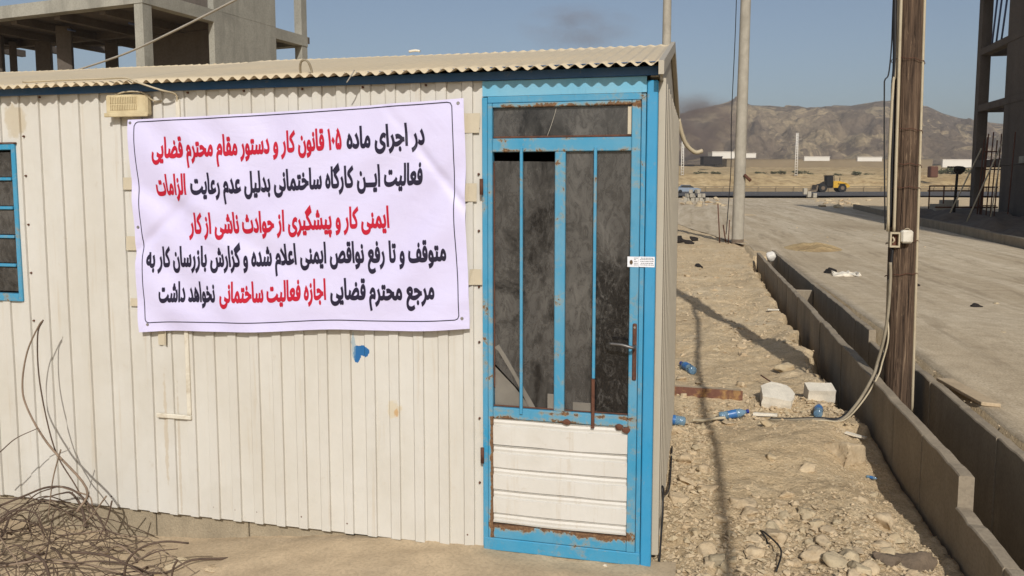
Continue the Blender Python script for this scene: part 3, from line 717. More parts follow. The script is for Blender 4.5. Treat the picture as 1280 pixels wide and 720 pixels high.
def glyph_loops(text, bold=.044):
    cu = bpy.data.curves.new('text', 'FONT'); cu.body = text; cu.size = 1; cu.resolution_u = 4
    ob = bpy.data.objects.new('text', cu); COL.objects.link(ob)
    dg = bpy.context.evaluated_depsgraph_get(); cv = ob.evaluated_get(dg).to_curve(dg)
    loops = []
    for sp in cv.splines:
        bp = sp.bezier_points; n = len(bp); L = []
        for i in range(n):
            a, b = bp[i], bp[(i + 1) % n]
            p0, p1, p2, p3 = a.co, a.handle_right, b.handle_left, b.co
            straight = ((p1 - p0).cross(p3 - p0)).length < 1e-6 and ((p2 - p0).cross(p3 - p0)).length < 1e-6
            m_ = 1 if straight else 4
            for k in range(m_):
                t = k / m_; q = (1 - t) ** 3 * p0 + 3 * (1 - t) ** 2 * t * p1 + 3 * (1 - t) * t * t * p2 + t ** 3 * p3; L.append(Vector((q.x, q.y)))
        L = [p for i, p in enumerate(L) if (p - L[i - 1]).length > 1e-5]
        if len(L) > 2: loops.append(L)
    ob.evaluated_get(dg).to_curve_clear(); bpy.data.objects.remove(ob); bpy.data.curves.remove(cu)
    # fatten: push every contour point out along its normal (outer loops and holes alike keep their winding)
    big = max(loops, key=lambda L: abs(sum(L[i - 1].cross(L[i]) for i in range(len(L)))))
    sg = 1 if sum(big[i - 1].cross(big[i]) for i in range(len(big))) > 0 else -1
    out = []
    for L in loops:
        n = len(L); N = []
        for i in range(n):
            d1 = (L[i] - L[i - 1]).normalized(); d2 = (L[(i + 1) % n] - L[i]).normalized()
            n1 = Vector((d1.y, -d1.x)); n2 = Vector((d2.y, -d2.x)); m_ = n1 + n2
            m_ = m_.normalized() / max(.6, (1 + n1.dot(n2)) ** .5 / 1.414) if m_.length > 1e-4 else n1
            N.append(L[i] + m_ * bold * sg)
        out.append(N)
    return out
def winding(p, loops):
    wn = 0
    for L in loops:
        for i in range(len(L)):
            a, b = L[i - 1], L[i]
            if a.y <= p.y:
                if b.y > p.y and (b - a).cross(p - a) > 0: wn += 1
            elif b.y <= p.y and (b - a).cross(p - a) < 0: wn -= 1
    return wn
def fill(loops):
    """triangles of the non-zero winding area, cluster by cluster"""
    bbs = [[min(p.x for p in L), max(p.x for p in L), L] for L in loops]; bbs.sort(key=lambda b: b[0]); cl = []
    for b in bbs:
        if cl and b[0] <= cl[-1][1]: cl[-1][1] = max(cl[-1][1], b[1]); cl[-1][2].append(b[2])
        else: cl.append([b[0], b[1], [b[2]]])
    tris = []
    for _, _, Ls in cl:
        vs = []; ed = []
        for L in Ls:
            s = len(vs); vs += L; ed += [(s + i, s + (i + 1) % len(L)) for i in range(len(L))]
        v2, e2, f2, *_r = delaunay_2d_cdt(vs, ed, [], 0, 1e-5)
        for f in f2:
            c = sum((v2[i] for i in f), Vector((0, 0))) / len(f)
            if winding(c, Ls) != 0: tris.append([v2[i] for i in f])
    return tris
LINES = [(.180, [('در اجرای ماده', .891, .672, 'b'), ('۱۰۵ قانون کار و دستور مقام محترم قضایی', .658, .078, 'r')]),
         (.352, [('فعالیت ایــن کارگاه ساختمانی بدلیل عدم رعایت', .885, .193, 'b'), ('الزامات', .180, .079, 'r')]),
         (.535, [('ایمنی کار و پیشگیری از حوادث ناشی از کار', .788, .178, 'r')]),
         (.690, [('متوقف و تا رفع نواقص ایمنی اعلام شده و گزارش بازرسان کار به', .944, .036, 'b')]),
         (.857, [('مرجع محترم قضایی', .906, .609, 'b'), ('اجازه فعالیت ساختمانی', .597, .270, 'r'), ('نخواهد داشت', .256, .075, 'b')])]
VS = .124                                                     # banner heights per em
for v0, runs in LINES:
    for txt, u1, u0, colr in runs:
        T = fill(glyph_loops(shape(txt)))
        x0 = min(p.x for t in T for p in t); x1 = max(p.x for t in T for p in t); bm = bmesh.new(); vmap = {}
        for t in T:
            q = []
            for p in t:
                key = (round(p.x, 5), round(p.y, 5))
                if key not in vmap: vmap[key] = bm.verts.new((lerp(u0, u1, (p.x - x0) / (x1 - x0)), v0 - p.y * VS, 0))
                q.append(vmap[key])
            try: bm.faces.new(q)
            except ValueError: pass
        for k in range(int(u0 * 120), int(u1 * 120) + 1):
            bmesh.ops.bisect_plane(bm, geom=bm.verts[:] + bm.edges[:] + bm.faces[:], plane_co=(k / 120, 0, 0), plane_no=(1, 0, 0))
        for k in range(-9, 6):
            bmesh.ops.bisect_plane(bm, geom=bm.verts[:] + bm.edges[:] + bm.faces[:], plane_co=(0, v0 + k * .0125, 0), plane_no=(0, 1, 0))
        for v in bm.verts: v.co = bn(v.co.x, v.co.y, .0018)
        bake(bm, 'lettering', MT['ink_red' if colr == 'r' else 'ink_black'], banner)

# sealing sticker across the door edge
st = thing('sticker', 'small white printed sticker pasted across the blue door edge', 'sticker', (-.045, -.034, 1.31))
def st_box(nm, m, a, b, c, d, y): return boxo(nm, m, st, (a, b, y, y + .0012, c, d), 0)
bm = bmesh.new(); xs_ = [(-.104, -.0275), (-.0575, -.0275), (-.0555, -.0195), (-.034, -.0195), (.009, -.0195)]
pv = None
for (x, y) in xs_:
    q = [bm.verts.new((x, y, 1.308)), bm.verts.new((x, y, 1.352))]
    if pv: bm.faces.new((pv[0], q[0], q[1], pv[1]))
    pv = q
bake(bm, 'paper', MT['paper'], st)
bm = bmesh.new(); bmesh.ops.create_circle(bm, cap_ends=True, segments=10, radius=.0085, matrix=Matrix.Translation((-.088, -.0286, 1.328)) @ Matrix.Rotation(R(90), 4, 'X') @ Matrix.Diagonal((.8, 1.2, 1, 1)))
bake(bm, 'emblem', MT['ink_gold'], st)
bm = bmesh.new(); random.seed(5)
for r_, z in enumerate((1.345, 1.339, 1.331, 1.323, 1.316)):
    x = -.076
    while x < .002:
        L = random.uniform(.003, .009)
        if not (-.060 < x + L and x < -.053):
            y = -.0284 if x < -.06 else -.0204
            vv = [bm.verts.new(p) for p in ((x, y, z), (x + L, y, z), (x + L, y, z + .0022), (x, y, z + .0022))]; bm.faces.new(vv)
        x += L + .0018
bake(bm, 'print', MT['ink_grey'], st)

# ------------------------------------------------------------------ pad in front of the cabin
def pad_pt(a, b): return (lerp(-5.2, .12, a), lerp(-.58 + .10 * fbm(a * 9, 2, 1, 3), .05, b))
o = sheet('concrete_pad', MT['pad'], pad_pt, [i / 150 for i in range(151)], [i / 16 for i in range(17)], .018)
for v in o.data.vertices:
    v.co.z += .010 * fbm(v.co.x * 6, v.co.y * 9, 2, 4)

# ------------------------------------------------------------------ drainage channel
def wall_run(parent, x0, x1, ya, yb, zt, n_jitter, zb=-.4, step=.62, zfn=None):
    """wall cast in panels; open joints between them"""
    y = ya
    while y < yb - .05:
        y2 = min(y + step, yb); bm = bmesh.new()
        z0_ = zfn(y) if zfn else zt; z1_ = zfn(y2) if zfn else zt
        j = random.uniform(-.004, .004); n = 10
        rows = []
        for k in range(n + 1):
            yy = lerp(y + .003, y2 - .002, k / n); z = lerp(z0_, z1_, k / n) + .008 * fbm(yy * 5, x0, 1, 3) - .012 * max(0, fbm(yy * 11, x0 * 5, 4, 2) - .25); w_ = .005 * fbm(yy * 4, x0 * 3, 5, 3)
            rows.append([bm.verts.new(p) for p in ((x0 + j + w_, yy, zb), (x0 + j + w_, yy, z - .006), (x0 + j + w_ + .006, yy, z), (x1 + j - .006, yy, z + .002 * fbm(yy * 9, 3)), (x1 + j, yy, z - .006), (x1 + j, yy, zb))])
        for a, b in zip(rows, rows[1:]):
            for k in range(5): bm.faces.new((a[k], a[k + 1], b[k + 1], b[k]))
        for r_ in (rows[0], rows[-1]): bm.faces.new(r_)
        bake(bm, 'wall_panel', MT['channel'], parent); y = y2
chan = thing('channel_wall', 'left concrete wall of the roadside drainage channel with a step down', 'channel wall', (1.4, .6, 0))
ztL = lambda y: .30 - .10 * sstep(3, 14, y) * .6
wall_run(chan, 1.392, 1.458, .60, 13.9, .30, 0, zfn=ztL, step=.62)
wall_run(chan, 1.386, 1.452, -2.4, .597, .15, 0, step=.60, zb=-.42)
chan2 = thing('channel_wall', 'right concrete wall of the roadside drainage channel beside the road', 'channel wall', (1.8, .6, 0))
wall_run(chan2, 1.768, 1.828, -.6, 3.9, .30, 0)
wall_run(chan2, 1.762, 1.824, 4.5, 14.55, .30, 0, zfn=ztL)
wall_run(chan2, 1.770, 1.822, 3.905, 4.495, .19, 0)
wall_run(chan2, 1.776, 1.826, -2.4, -.605, .16, 0)
boxo('cross_sill', MT['channel'], chan2, (1.53, 1.766, .10, .16, -.4, .03), .01)
boxo('cross_sill', MT['channel'], chan, (1.462, 1.755, 8.1, 8.16, -.3, .20), .01)
bm = bmesh.new(); box(bm, 1.46, 1.765, -2.4, 14.5, -.42, -.30); o = bake(bm, 'channel_floor', MT['channel']); o['kind'] = 'structure'
# loose plank lying against the right wall, on the road edge
m = Matrix.Translation((1.97, 2.45, terrain(1.97, 2.45) + .02)) @ Matrix.Rotation(R(8), 4, 'Z') @ Matrix.Rotation(R(4), 4, 'Y')
o = boxo('concrete_slab', MT['pad'], None, (-.06, .06, -.35, .3, -.012, .012), .004, m); tag(o, 'thin pale concrete slab lying on the road just right of the timber pole', 'slab')

# ------------------------------------------------------------------ timber utility pole with its boxes and cables
BX, BY = 1.60, 2.65
def pc(z): return Vector((BX - .012 * z, BY, z))              # the pole leans slightly left
pole = thing('utility_pole', 'dark weathered timber utility pole standing in the drainage channel', 'pole', (BX, BY, -.32))
bm = bmesh.new(); seg = 28; rows = []; random.seed(11)
for k in range(61):
    z = -.35 + k * (9.35 / 60); c = pc(z); r0 = .094 - .0022 * z; rows.append([])
    for s in range(seg):
        a = 2 * math.pi * s / seg; g_ = .0055 * abs(fbm(math.cos(a) * 3.2, math.sin(a) * 3.2, z * .25, 4)) + .006 * max(0, .45 - abs(fbm(math.cos(a) * 5, math.sin(a) * 5, z * .12 + 5, 2)) * 6)
        rows[-1].append(bm.verts.new(c + Vector((math.cos(a), math.sin(a), 0)) * (r0 - g_)))
for a, b in zip(rows, rows[1:]):
    for s in range(seg): f = bm.faces.new((a[s], a[(s + 1) % seg], b[(s + 1) % seg], b[s])); f.smooth = True
bm.faces.new(rows[-1]); bake(bm, 'shaft', MT['wood'], pole)
def off(z, dx, dy=-.06): c = pc(z); return (c.x + dx, c.y + dy, z)
tubeo('conduit', MT['conduit'], pole, [off(z, .088 - .0022 * z, -.045) for z in (.0, .8, 1.4, 2.1, 3, 4.2)], .0095, 8)
tubeo('conduit', MT['conduit'], pole, [off(z, -.073, -.075) for z in (1.33, 1.6, 2.2, 2.6, 3, 4.2)], .0105, 8)
tubeo('conduit', MT['conduit'], pole, [off(1.33, -.108, -.06), off(1.8, -.112, -.05), off(2.35, -.10, -.045), off(2.42, -.088, -.045), off(2.9, -.082, -.04), off(4.2, -.08, -.04)], .0105, 8)
tubeo('cable', MT['cable'], pole, [off(z, -.093 + d, -.04) for z, d in ((1.36, 0), (1.9, .004), (2.3, -.006), (2.5, 0), (3.0, -.01), (4.3, -.01))], .014, 8)
tubeo('cable', MT['cable'], pole, [off(4.3, -.104, -.03), off(2.9, -.112, -.03), off(2.6, -.115, -.03), off(2.42, -.128, -.03), off(2.38, -.15, -.03), off(2.30, -.152, -.03), off(1.8, -.14, -.04), off(1.34, -.125, -.05)], .005, 6)
tubeo('cable', MT['conduit'], pole, [off(2.3, -.153, -.03), off(2.0, -.142, -.03), off(1.6, -.13, -.03), off(1.35, -.12, -.04)], .0035, 5)
for z in (1.02, 1.62, 2.02, 1.78, 2.5, 1.25):
    bm = bmesh.new(); n = 30; c = pc(z); rr = .105
    pts = [c + Vector((math.cos(2 * math.pi * k / n) * rr, math.sin(2 * math.pi * k / n) * (rr - .002), .012 * math.sin(k * 1.7) * .4 + .02 * math.cos(2 * math.pi * k / n + z))) for k in range(n)]
    tube(bm, pts + [pts[0]], .0025, 4); bake(bm, 'tie_wire', MT['rust'], pole)
jb = boxo('junction_box', MT['old_white'], pole, (BX - .058, BX + .018, BY - .155, BY - .098, 1.255, 1.345), .012); 
bm = bmesh.new(); tube(bm, [(BX - .02 + .016 * math.cos(t / 8 * math.pi), BY - .14, 1.345 + .012 * math.sin(t / 8 * math.pi)) for t in range(9)], .003, 5); bake(bm, 'box_loop', MT['conduit'], jb)
jb2 = bmesh.new(); fx_, fz_ = BX - .128, 1.225
for (a, b, c, d) in ((0, .010, 0, .105), (.054, .064, 0, .105), (.010, .054, 0, .012), (.010, .054, .093, .105)): box(jb2, fx_ + a, fx_ + b, BY - .15, BY - .10, fz_ + c, fz_ + d)
jb2 = bake(jb2, 'junction_box', MT['conduit'], pole); jb2['label'] = 'beige junction box with its lid missing'
boxo('box_back', MT['rust'], jb2, (fx_ + .010, fx_ + .054, BY - .115, BY - .10, fz_ + .012, fz_ + .093), 0)
tubeo('terminal', MT['conduit'], jb2, [(fx_ + .02, BY - .13, fz_ + .07), (fx_ + .028, BY - .14, fz_ + .05), (fx_ + .02, BY - .13, fz_ + .03)], .006, 6)
gt = terrain
lead1 = [(BX - .10, BY - .11, 1.23), (BX - .112, BY - .11, 1.0), (BX - .115, BY - .12, .78), (BX - .13, BY - .13, .60), (BX - .165, BY - .14, .42), (1.40, 2.47, .325), (1.30, 2.42, .16), (1.18, 2.39, .03), (1.03, 2.36, gt(1.03, 2.36) + .012), (.86, 2.40, gt(.86, 2.4) + .012), (.72, 2.46, gt(.72, 2.46) + .01)]
tubeo('lead_cable', MT['cable'], pole, lead1, .011, 7)
lead2 = [(p[0] + .004 - .018 * min(1, k / 4), p[1] - .028, p[2] - (.012 if k > 5 and k < 8 else 0)) for k, p in enumerate(lead1)]; lead2[0] = (BX - .118, BY - .14, 1.12)
tubeo('lead_cable', MT['lead'], pole, lead2, .011, 7)
lead3 = [(p[0] + .012, p[1] - .045, p[2]) for p in lead1[3:-1]]
tubeo('lead_cable', MT['conduit'], pole, [(BX - .12, BY - .12, 1.0), (BX - .125, BY - .13, .8)] + lead3, .006, 6)
# service cable bundle overhead, to the next pole behind the photographer: its shadow runs down the ground
HB = 3.85
bun = thing('overhead_cable', 'thick twisted overhead cable running from the timber pole along the channel', 'cable', (BX, BY, HB))
pts = []; n = 40
for k in range(n + 1):
    t = k / n; y = lerp(BY - .1, -25, t); pts.append(Vector((lerp(BX - .07, 1.95, t) + .02 * math.sin(y * 1.3), y, HB - 1.1 * 4 * t * (1 - t) * .35)))
bm = bmesh.new(); tube(bm, catmull(pts, 3), .027, 7); bake(bm, 'bundle', MT['cable'], bun)
p2 = thing('utility_pole', 'timber utility pole behind the photographer carrying the overhead cable', 'pole', (1.95, -25, 0))
tubeo('shaft', MT['wood'], p2, [(1.95, -25.1, -.3), (1.95, -25.1, 4), (1.95, -25.1, 8)], .10, 16)

# ------------------------------------------------------------------ concrete pole on the left of the road, lean like the photo
cpole = thing('concrete_pole', 'tall grey concrete pole standing on dirt beside the end of the channel', 'pole', (1.25, 19.3, 0))
def taper(nm, mat, par, base, h, r0, r1, seg=16, lean=(0, 0)):
    bm = bmesh.new(); n = 24
    pts = [Vector(base) + Vector((lean[0] * h * k / n, lean[1] * h * k / n, h * k / n)) for k in range(n + 1)]
    tube(bm, pts, r0, seg, r1); return bake(bm, nm, mat, par)
taper('shaft', MT['pole_concrete'], cpole, (1.25, 19.3, -.3), 9.5, .165, .125, lean=(.008, 0))
bm = bmesh.new(); tube(bm, [(1.25, 19.3, -.2), (1.252, 19.3, .16)], .168, 16); bake(bm, 'painted_foot', MT['dark_stone'], cpole)
tubeo('hanging_wire', MT['cable'], cpole, [(1.06, 19.2, 9), (1.05, 19.15, 6), (1.0, 19.1, 3.5), (1.02, 19.1, 2.2), (.96, 19.1, .8), (.93, 19.05, .3)], .012, 5)
tubeo('bracket', MT['rust'], cpole, [(1.38, 19.15, 1.95), (1.55, 19.1, 1.78)], .045, 6)
for (a, b, r_) in (((.78, 19.4, 0), (.70, 19.4, 1.15), .018), ((.95, 19.5, 0), (.86, 19.4, .55), .02), ((1.0, 19.2, 0), (1.02, 19.2, .7), .015)):
    o = tubeo('steel_stake', MT['rust'], None, [a, b], r_, 6); tag(o, 'thin rusty steel stake stuck in dirt at the left of the concrete pole', 'stake', 'stakes at the foot of the concrete pole')
# slender pole behind the cabin
o = taper('slender_pole', MT['pole_concrete'], None, tuple(P(5.05, 26, 0)), 9.0, .17, .13, 14); tag(o, 'pale concrete pole rising behind the cabin roof ridge at its right end', 'pole')
# distant lattice electricity poles
def far_pole(R_, F_, h, label):
    t = thing('electricity_pole', label, 'pole', tuple(P(R_, F_, 4)))
    c = P(R_, F_, 0)
    bm = bmesh.new(); d = Vector((math.cos(TH), math.sin(TH), 0))
    for s in (-1, 1):
        a = c + d * s * .38 + Vector((0, 0, 3.6)); b = c + d * s * .2 + Vector((0, 0, 4 + h)); tube(bm, [a, b], .13, 5)
    k = 0
    while k < h:
        z = 4 + k; wd = lerp(.38, .2, k / h); tube(bm, [c + d * -wd + Vector((0, 0, z)), c + d * wd + Vector((0, 0, z))], .10, 4); k += .75
    bake(bm, 'lattice_shaft', MT['plaster'], t)
    for z in (h - 1.8, h - .9): tubeo('crossarm', MT['pole_concrete'], t, [c + d * -1.4 + Vector((0, 0, 4 + z)), c + d * 1.4 + Vector((0, 0, 4 + z))], .1, 5)
    return t
far_pole(48, 221, 10.2, 'pale lattice concrete electricity pole at left below the smoke, by the cabin corner')
far_pole(81.5, 225, 12.6, 'pale lattice concrete electricity pole standing on the bank above the yellow loader')
tubs = bmesh.new()
for (z, dz) in ((37, 36), (39, 37.5)):
    pts = [P(lerp(100, 420, k / 20), 620, z + dz * 0 - 5 * 4 * (k / 20) * (1 - k / 20)) for k in range(21)]; tube(tubs, pts, .22, 4)
o = bake(tubs, 'power_lines', MT['rope']); tag(o, 'two faint power lines spanning the sky right of the timber pole', 'power line')
bpy.data.objects.remove(o)

# ------------------------------------------------------------------ far walls, sheds, shrubs
def far_box(name, label, cat, r0, r1, f, z0, z1, mat, depth=3, group=None, roofm=None):
    t = thing(name, label, cat, tuple(P((r0 + r1) / 2, f, z0)), group)
    bm = bmesh.new(); m = Matrix.Translation(P(0, f, 0)) @ Matrix.Rotation(TH, 4, 'Z')
    box(bm, r0, r1, 0, depth, z0, z1, mtx=m); bake(bm, 'wall', mat, t)
    bm = bmesh.new(); box(bm, r0 - .2, r1 + .2, -.2, depth + .2, z1, z1 + .25, mtx=m); bake(bm, 'coping' if depth < 2 else 'roof', roofm or mat, t)
    return t, m
def zpx(y, F): return 1.65 + (232 - y) * F / 975
F0 = 430
def rr(x, F=F0): return (x - 640) * F / 975
far_box('boundary_wall', 'long grey mud boundary wall at the foot of the hills', 'wall', rr(890), rr(1155), F0 - 6, 9, zpx(200.5, F0), MT['mud_wall'], 1)
for (a, b, yt, yb, lab) in ((877, 903, 190.5, 197, 'small white shed with raised roof beyond the earth bank at left'), (986, 1016, 196.5, 200, 'low white wall just right of the second lattice pole'), (1049, 1078, 197, 200.5, 'low white wall section between the loader and the timber pole'), (1095, 1118, 198, 206, 'low white wall section just left of the timber pole'), (1150, 1240, 200, 208, 'long white wall seen between timber pole and the right building')):
    far_box('white_wall' if 'wall' in lab else 'white_shed', lab, 'wall' if 'wall' in lab else 'shed', rr(a), rr(b), F0 - 20, zpx(yb, F0 - 20) - .6, zpx(yt, F0 - 20), MT['plaster'], 1.5 if 'wall' in lab else 9)
far_box('white_wall', 'white wall running right from the white shed, behind the concrete pole', 'wall', rr(903), rr(930), F0 - 18, zpx(199, F0), zpx(194, F0), MT['plaster'], 1.5)
t, m = far_box('dark_shed', 'low dark flat shed in front of the white shed beyond the bank', 'shed', rr(878, 330), rr(901, 330), 330, zpx(206, 330), zpx(196.5, 330), MT['dark_rubble'], 6)
# desert shrubs: scraggy leaf clumps on short stems
def shrub_mesh(seed, n=420):
    random.seed(seed); bm = bmesh.new(); cs = [(random.uniform(-.7, .7), random.uniform(-.6, .6), random.uniform(.45, 1.0), random.uniform(.25, .45)) for _ in range(9)]
    for _ in range(n):
        cx_, cy_, cz_, r_ = random.choice(cs); d = Vector((random.gauss(0, 1), random.gauss(0, 1), random.gauss(0, 1))).normalized() * r_ * random.uniform(.4, 1.1)
        c = Vector((cx_, cy_, cz_)) + d; s = random.uniform(.06, .13)
        a = Vector((random.gauss(0, 1), random.gauss(0, 1), random.gauss(0, 1))).normalized() * s; b = a.orthogonal().normalized() * s * .6
        bm.faces.new([bm.verts.new(c + a), bm.verts.new(c + b), bm.verts.new(c - a), bm.verts.new(c - b)])
    me = bpy.data.meshes.new('crown'); bm.to_mesh(me); bm.free(); me.materials.append(MT['shrub']); 
    bm = bmesh.new()
    for (cx_, cy_, cz_, r_) in cs: tube(bm, [(0, 0, -.3), (cx_ * .4, cy_ * .4, cz_ * .4), (cx_, cy_, cz_)], .05, 4, .02)
    me2 = bpy.data.meshes.new('stem'); bm.to_mesh(me2); bm.free(); me2.materials.append(MT['bark']); return me, me2
SH = [shrub_mesh(s) for s in (1, 2, 3)]
def shrub(R_, F_, z, s, label, k=0, sx=1.0):
    t = thing('shrub', label, 'shrub', tuple(P(R_, F_, z)), 'shrubs growing on the far bank'); t.scale = (s * sx, s * sx, s)
    link('crown', SH[k % 3][0], None, t); link('stem', SH[k % 3][1], None, t)
SHX = (1197, 1176, 1162, 1000, 1030, 1068, 1085, 875, 893, 950, 1125, 1142, 1046, 975, 965, 1012, 1215)
for k, (x, y, s, sx) in enumerate(((1197, 215, 2.6, 1.7), (1176, 212, 1.9, 1.2), (1162, 213, 1.6, .9), (1000, 210, 1.4, 2.2), (1030, 213, 1.0, 2.0), (1068, 211, 1.3, 1.6), (1085, 213, 1.1, 1.6), (875, 214, 1.4, 1.8), (893, 212, 1.2, 1.9), (950, 210, 1.1, 2), (1125, 214, 1.2, 1.5), (1142, 212, 1.2, 1.4), (1046, 208, 1.0, 1.5), (975, 208, 1.2, 1.4), (965, 212, .9, 1.6), (1012, 207, .8, 1.5), (1215, 214, 1.6, 1.4))):
    F_ = 236; R_ = rr(x, F_)
    place = 'right of the timber pole' if x > 1150 else 'near the timber pole' if x > 1100 else 'above the yellow loader' if x > 990 else 'right of the concrete pole' if x > 930 else 'left of the concrete pole'
    xs_all = sorted(q for q in SHX if (q > 1150) == (x > 1150) and (1100 < q <= 1150) == (1100 < x <= 1150) and (990 < q <= 1100) == (990 < x <= 1100) and (930 < q <= 990) == (930 < x <= 990) and (q <= 930) == (x <= 930))
    ordw = ('leftmost', 'second', 'third', 'fourth', 'fifth', 'sixth', 'seventh')[xs_all.index(x)]
    shrub(R_, F_, bank_h(R_, F_) - .2, s, ordw + (' of the' if ordw == 'leftmost' else ' from left of the') + ' desert shrubs on the far bank ' + place, k, sx)

# low crash barrier / kerb along the crossing road
def hill_kerb(name, label, F_, z0, z1, mat, r0, r1, d=.5):
    bm = bmesh.new(); m = Matrix.Translation(P(0, F_, 0)) @ Matrix.Rotation(TH, 4, 'Z'); box(bm, r0, r1, 0, d, z0, z1, mtx=m)
    o = bake(bm, name, mat); tag(o, label, 'barrier')
barr = thing('road_barrier', 'long brown rail barrier behind the dark crossing road', 'barrier', tuple(P(70, 178, 0)))
mB = Matrix.Translation(P(0, 178, 0)) @ Matrix.Rotation(TH, 4, 'Z')
bm = bmesh.new(); box(bm, -200, 380, 0, .2, 1.35, 1.55, mtx=mB); bake(bm, 'rail', MT['mud_wall'], barr)
bm = bmesh.new(); box(bm, -200, 380, .3, .8, -.2, 1.15, mtx=mB); bake(bm, 'kerb_wall', MT['mud_wall'], barr)
for k in range(60):
    bm = bmesh.new(); box(bm, -40 + k * 4, -39.8 + k * 4, 0.02, .18, -.2, 1.35, mtx=mB); bake(bm, 'post', MT['mud_wall'], barr)

# ------------------------------------------------------------------ vehicles far away
mL = Matrix.Translation(P(rr(1036, 163), 163, .31)) @ Matrix.Rotation(TH, 4, 'Z')
ld = thing('wheel_loader', 'yellow wheel loader with dark cab and raised bucket arms on the crossing road', 'loader', tuple(P(rr(1036, 163), 163, .31)))
def lb(nm, mat, d, bev=.06):
    bm = bmesh.new(); box(bm, *d, bev=bev, mtx=mL); return bake(bm, nm, mat, ld)
bm = bmesh.new(); pf = [(.3, .9), (3.2, .9), (3.7, 1.1), (3.6, 1.5), (2.9, 1.9), (1.6, 2.25), (.3, 2.3)]
def prism(bm, pf, y0, y1, m):
    a = [bm.verts.new(m @ Vector((x, y0, z))) for x, z in pf]; b = [bm.verts.new(m @ Vector((x, y1, z))) for x, z in pf]
    bm.faces.new(a); bm.faces.new(b[::-1])
    for i in range(len(pf)): bm.faces.new((a[i], b[i], b[(i + 1) % len(pf)], a[(i + 1) % len(pf)]))
prism(bm, pf, -1, 1, mL); bake(bm, 'engine_body', MT['yellow'], ld)
bm = bmesh.new(); prism(bm, [(-2.4, .8), (.2, .8), (.2, 1.5), (-1.5, 1.5)], -.6, .6, mL); bake(bm, 'front_frame', MT['dark_rubble'], ld)
lb('cab', MT['dark'], (-1.0, .35, -.75, .75, 1.2, 3.3)); lb('cab_roof', MT['dark_rubble'], (-1.15, .5, -.85, .85, 3.32, 3.48)); lb('mudguard', MT['yellow'], (1.2, 3.0, -1.3, -1.01, 1.72, 1.85)); lb('exhaust', MT['dark_rubble'], (1.9, 2.02, -.1, .02, 2.2, 3.0), 0)
for x in (-1.28, .42): lb('cab_post', MT['dark_rubble'], (x, x + .08, -.88, -.82, 1.5, 3.4), 0)
for (x, y) in ((-1.9, -1.25), (-1.9, .65), (2.1, -1.25), (2.1, .65)):
    bm = bmesh.new(); tube(bm, [mL @ Vector((x, y, .85)), mL @ Vector((x, y + .6, .85))], .85, 18); wh = bake(bm, 'wheel', MT['tyre'], ld)
    bm = bmesh.new(); tube(bm, [mL @ Vector((x, y - .03, .85)), mL @ Vector((x, y + .63, .85))], .4, 12); bake(bm, 'rim', MT['dark_stone'], wh)
bm = bmesh.new(); prism(bm, [(-3.4, 1.0), (-1.2, 2.2), (-1.0, 2.0), (-3.0, .7)], -.6, -.4, mL); prism(bm, [(-3.4, 1.0), (-1.2, 2.2), (-1.0, 2.0), (-3.0, .7)], .4, .6, mL); bake(bm, 'lift_arm', MT['dark_rubble'], ld)
bm = bmesh.new(); prism(bm, [(-4.2, .2), (-3.1, .2), (-2.9, 1.3), (-3.2, 1.5), (-3.4, .5)], -1.3, 1.3, mL); bake(bm, 'bucket', MT['dark_stone'], ld)
mC = Matrix.Translation(P(rr(858, 138), 138, .31)) @ Matrix.Rotation(TH, 4, 'Z')
car = thing('parked_car', 'silver blue sedan on the crossing road half hidden by the cabin corner', 'car', tuple(P(rr(858, 138), 138, .31)))
bm = bmesh.new(); prism(bm, [(-2.2, .3), (2.2, .3), (2.25, .75), (1.6, .95), (-1.7, 1.0), (-2.25, .8)], -.82, .82, mC); bake(bm, 'body', MT['car_paint'], car)
bm = bmesh.new(); prism(bm, [(-1.5, .95), (1.15, .95), (.45, 1.40), (-.9, 1.42)], -.72, .72, mC); bake(bm, 'windows', MT['car_glass'], car)
bm = bmesh.new(); prism(bm, [(-1.0, 1.40), (.5, 1.38), (.4, 1.46), (-.9, 1.48)], -.70, .70, mC); bake(bm, 'roof', MT['car_paint'], car)
for (x, y) in ((-1.35, -.84), (-1.35, .64), (1.35, -.84), (1.35, .64)):
    bm = bmesh.new(); tube(bm, [mC @ Vector((x, y, .32)), mC @ Vector((x, y + .2, .32))], .32, 14); wh = bake(bm, 'wheel', MT['tyre'], car)
for (x) in (-2.22, 2.15):
    bm = bmesh.new(); box(bm, x, x + .08, -.75, -.4, .65, .8, mtx=mC); bake(bm, 'headlight' if x < 0 else 'tail_light', MT['old_white'] if x < 0 else MT['ink_red'], car)

# ------------------------------------------------------------------ unfinished concrete building, left
OR, OF, ang = -11.1, 24.0, R(21.7)
Aa = Vector((math.sin(ang), math.cos(ang))); Bb = Vector((-math.cos(ang), math.sin(ang)))
def LB(t, s, z):                                              # t along the receding right face, s along the front
    q = Vector((OR, OF)) + Aa * t + Bb * s; return P(q.x, q.y, z)
bl = thing('unfinished_building', 'bare concrete frame building behind the cabin roof at left', 'building', tuple(LB(0, 0, 0)))
def lbx(nm, t0, t1, s0, s1, z0, z1, mat='frame_concrete', bev=.015):
    bm = bmesh.new(); vs = [bm.verts.new(LB(t, s, z)) for z in (z0, z1) for (t, s) in ((t0, s0), (t1, s0), (t1, s1), (t0, s1))]
    for f in ((0, 3, 2, 1), (4, 5, 6, 7), (0, 1, 5, 4), (1, 2, 6, 5), (2, 3, 7, 6), (3, 0, 4, 7)): bm.faces.new([vs[i] for i in f])
    return bake(bm, nm, MT[mat], bl)
Z1 = 7.12; ZB1 = 7.50; H = 3.05
sgrid = (0, 3.4, 6.9, 10.4, 13.9); tgrid = (0, 3.9, 7.75)
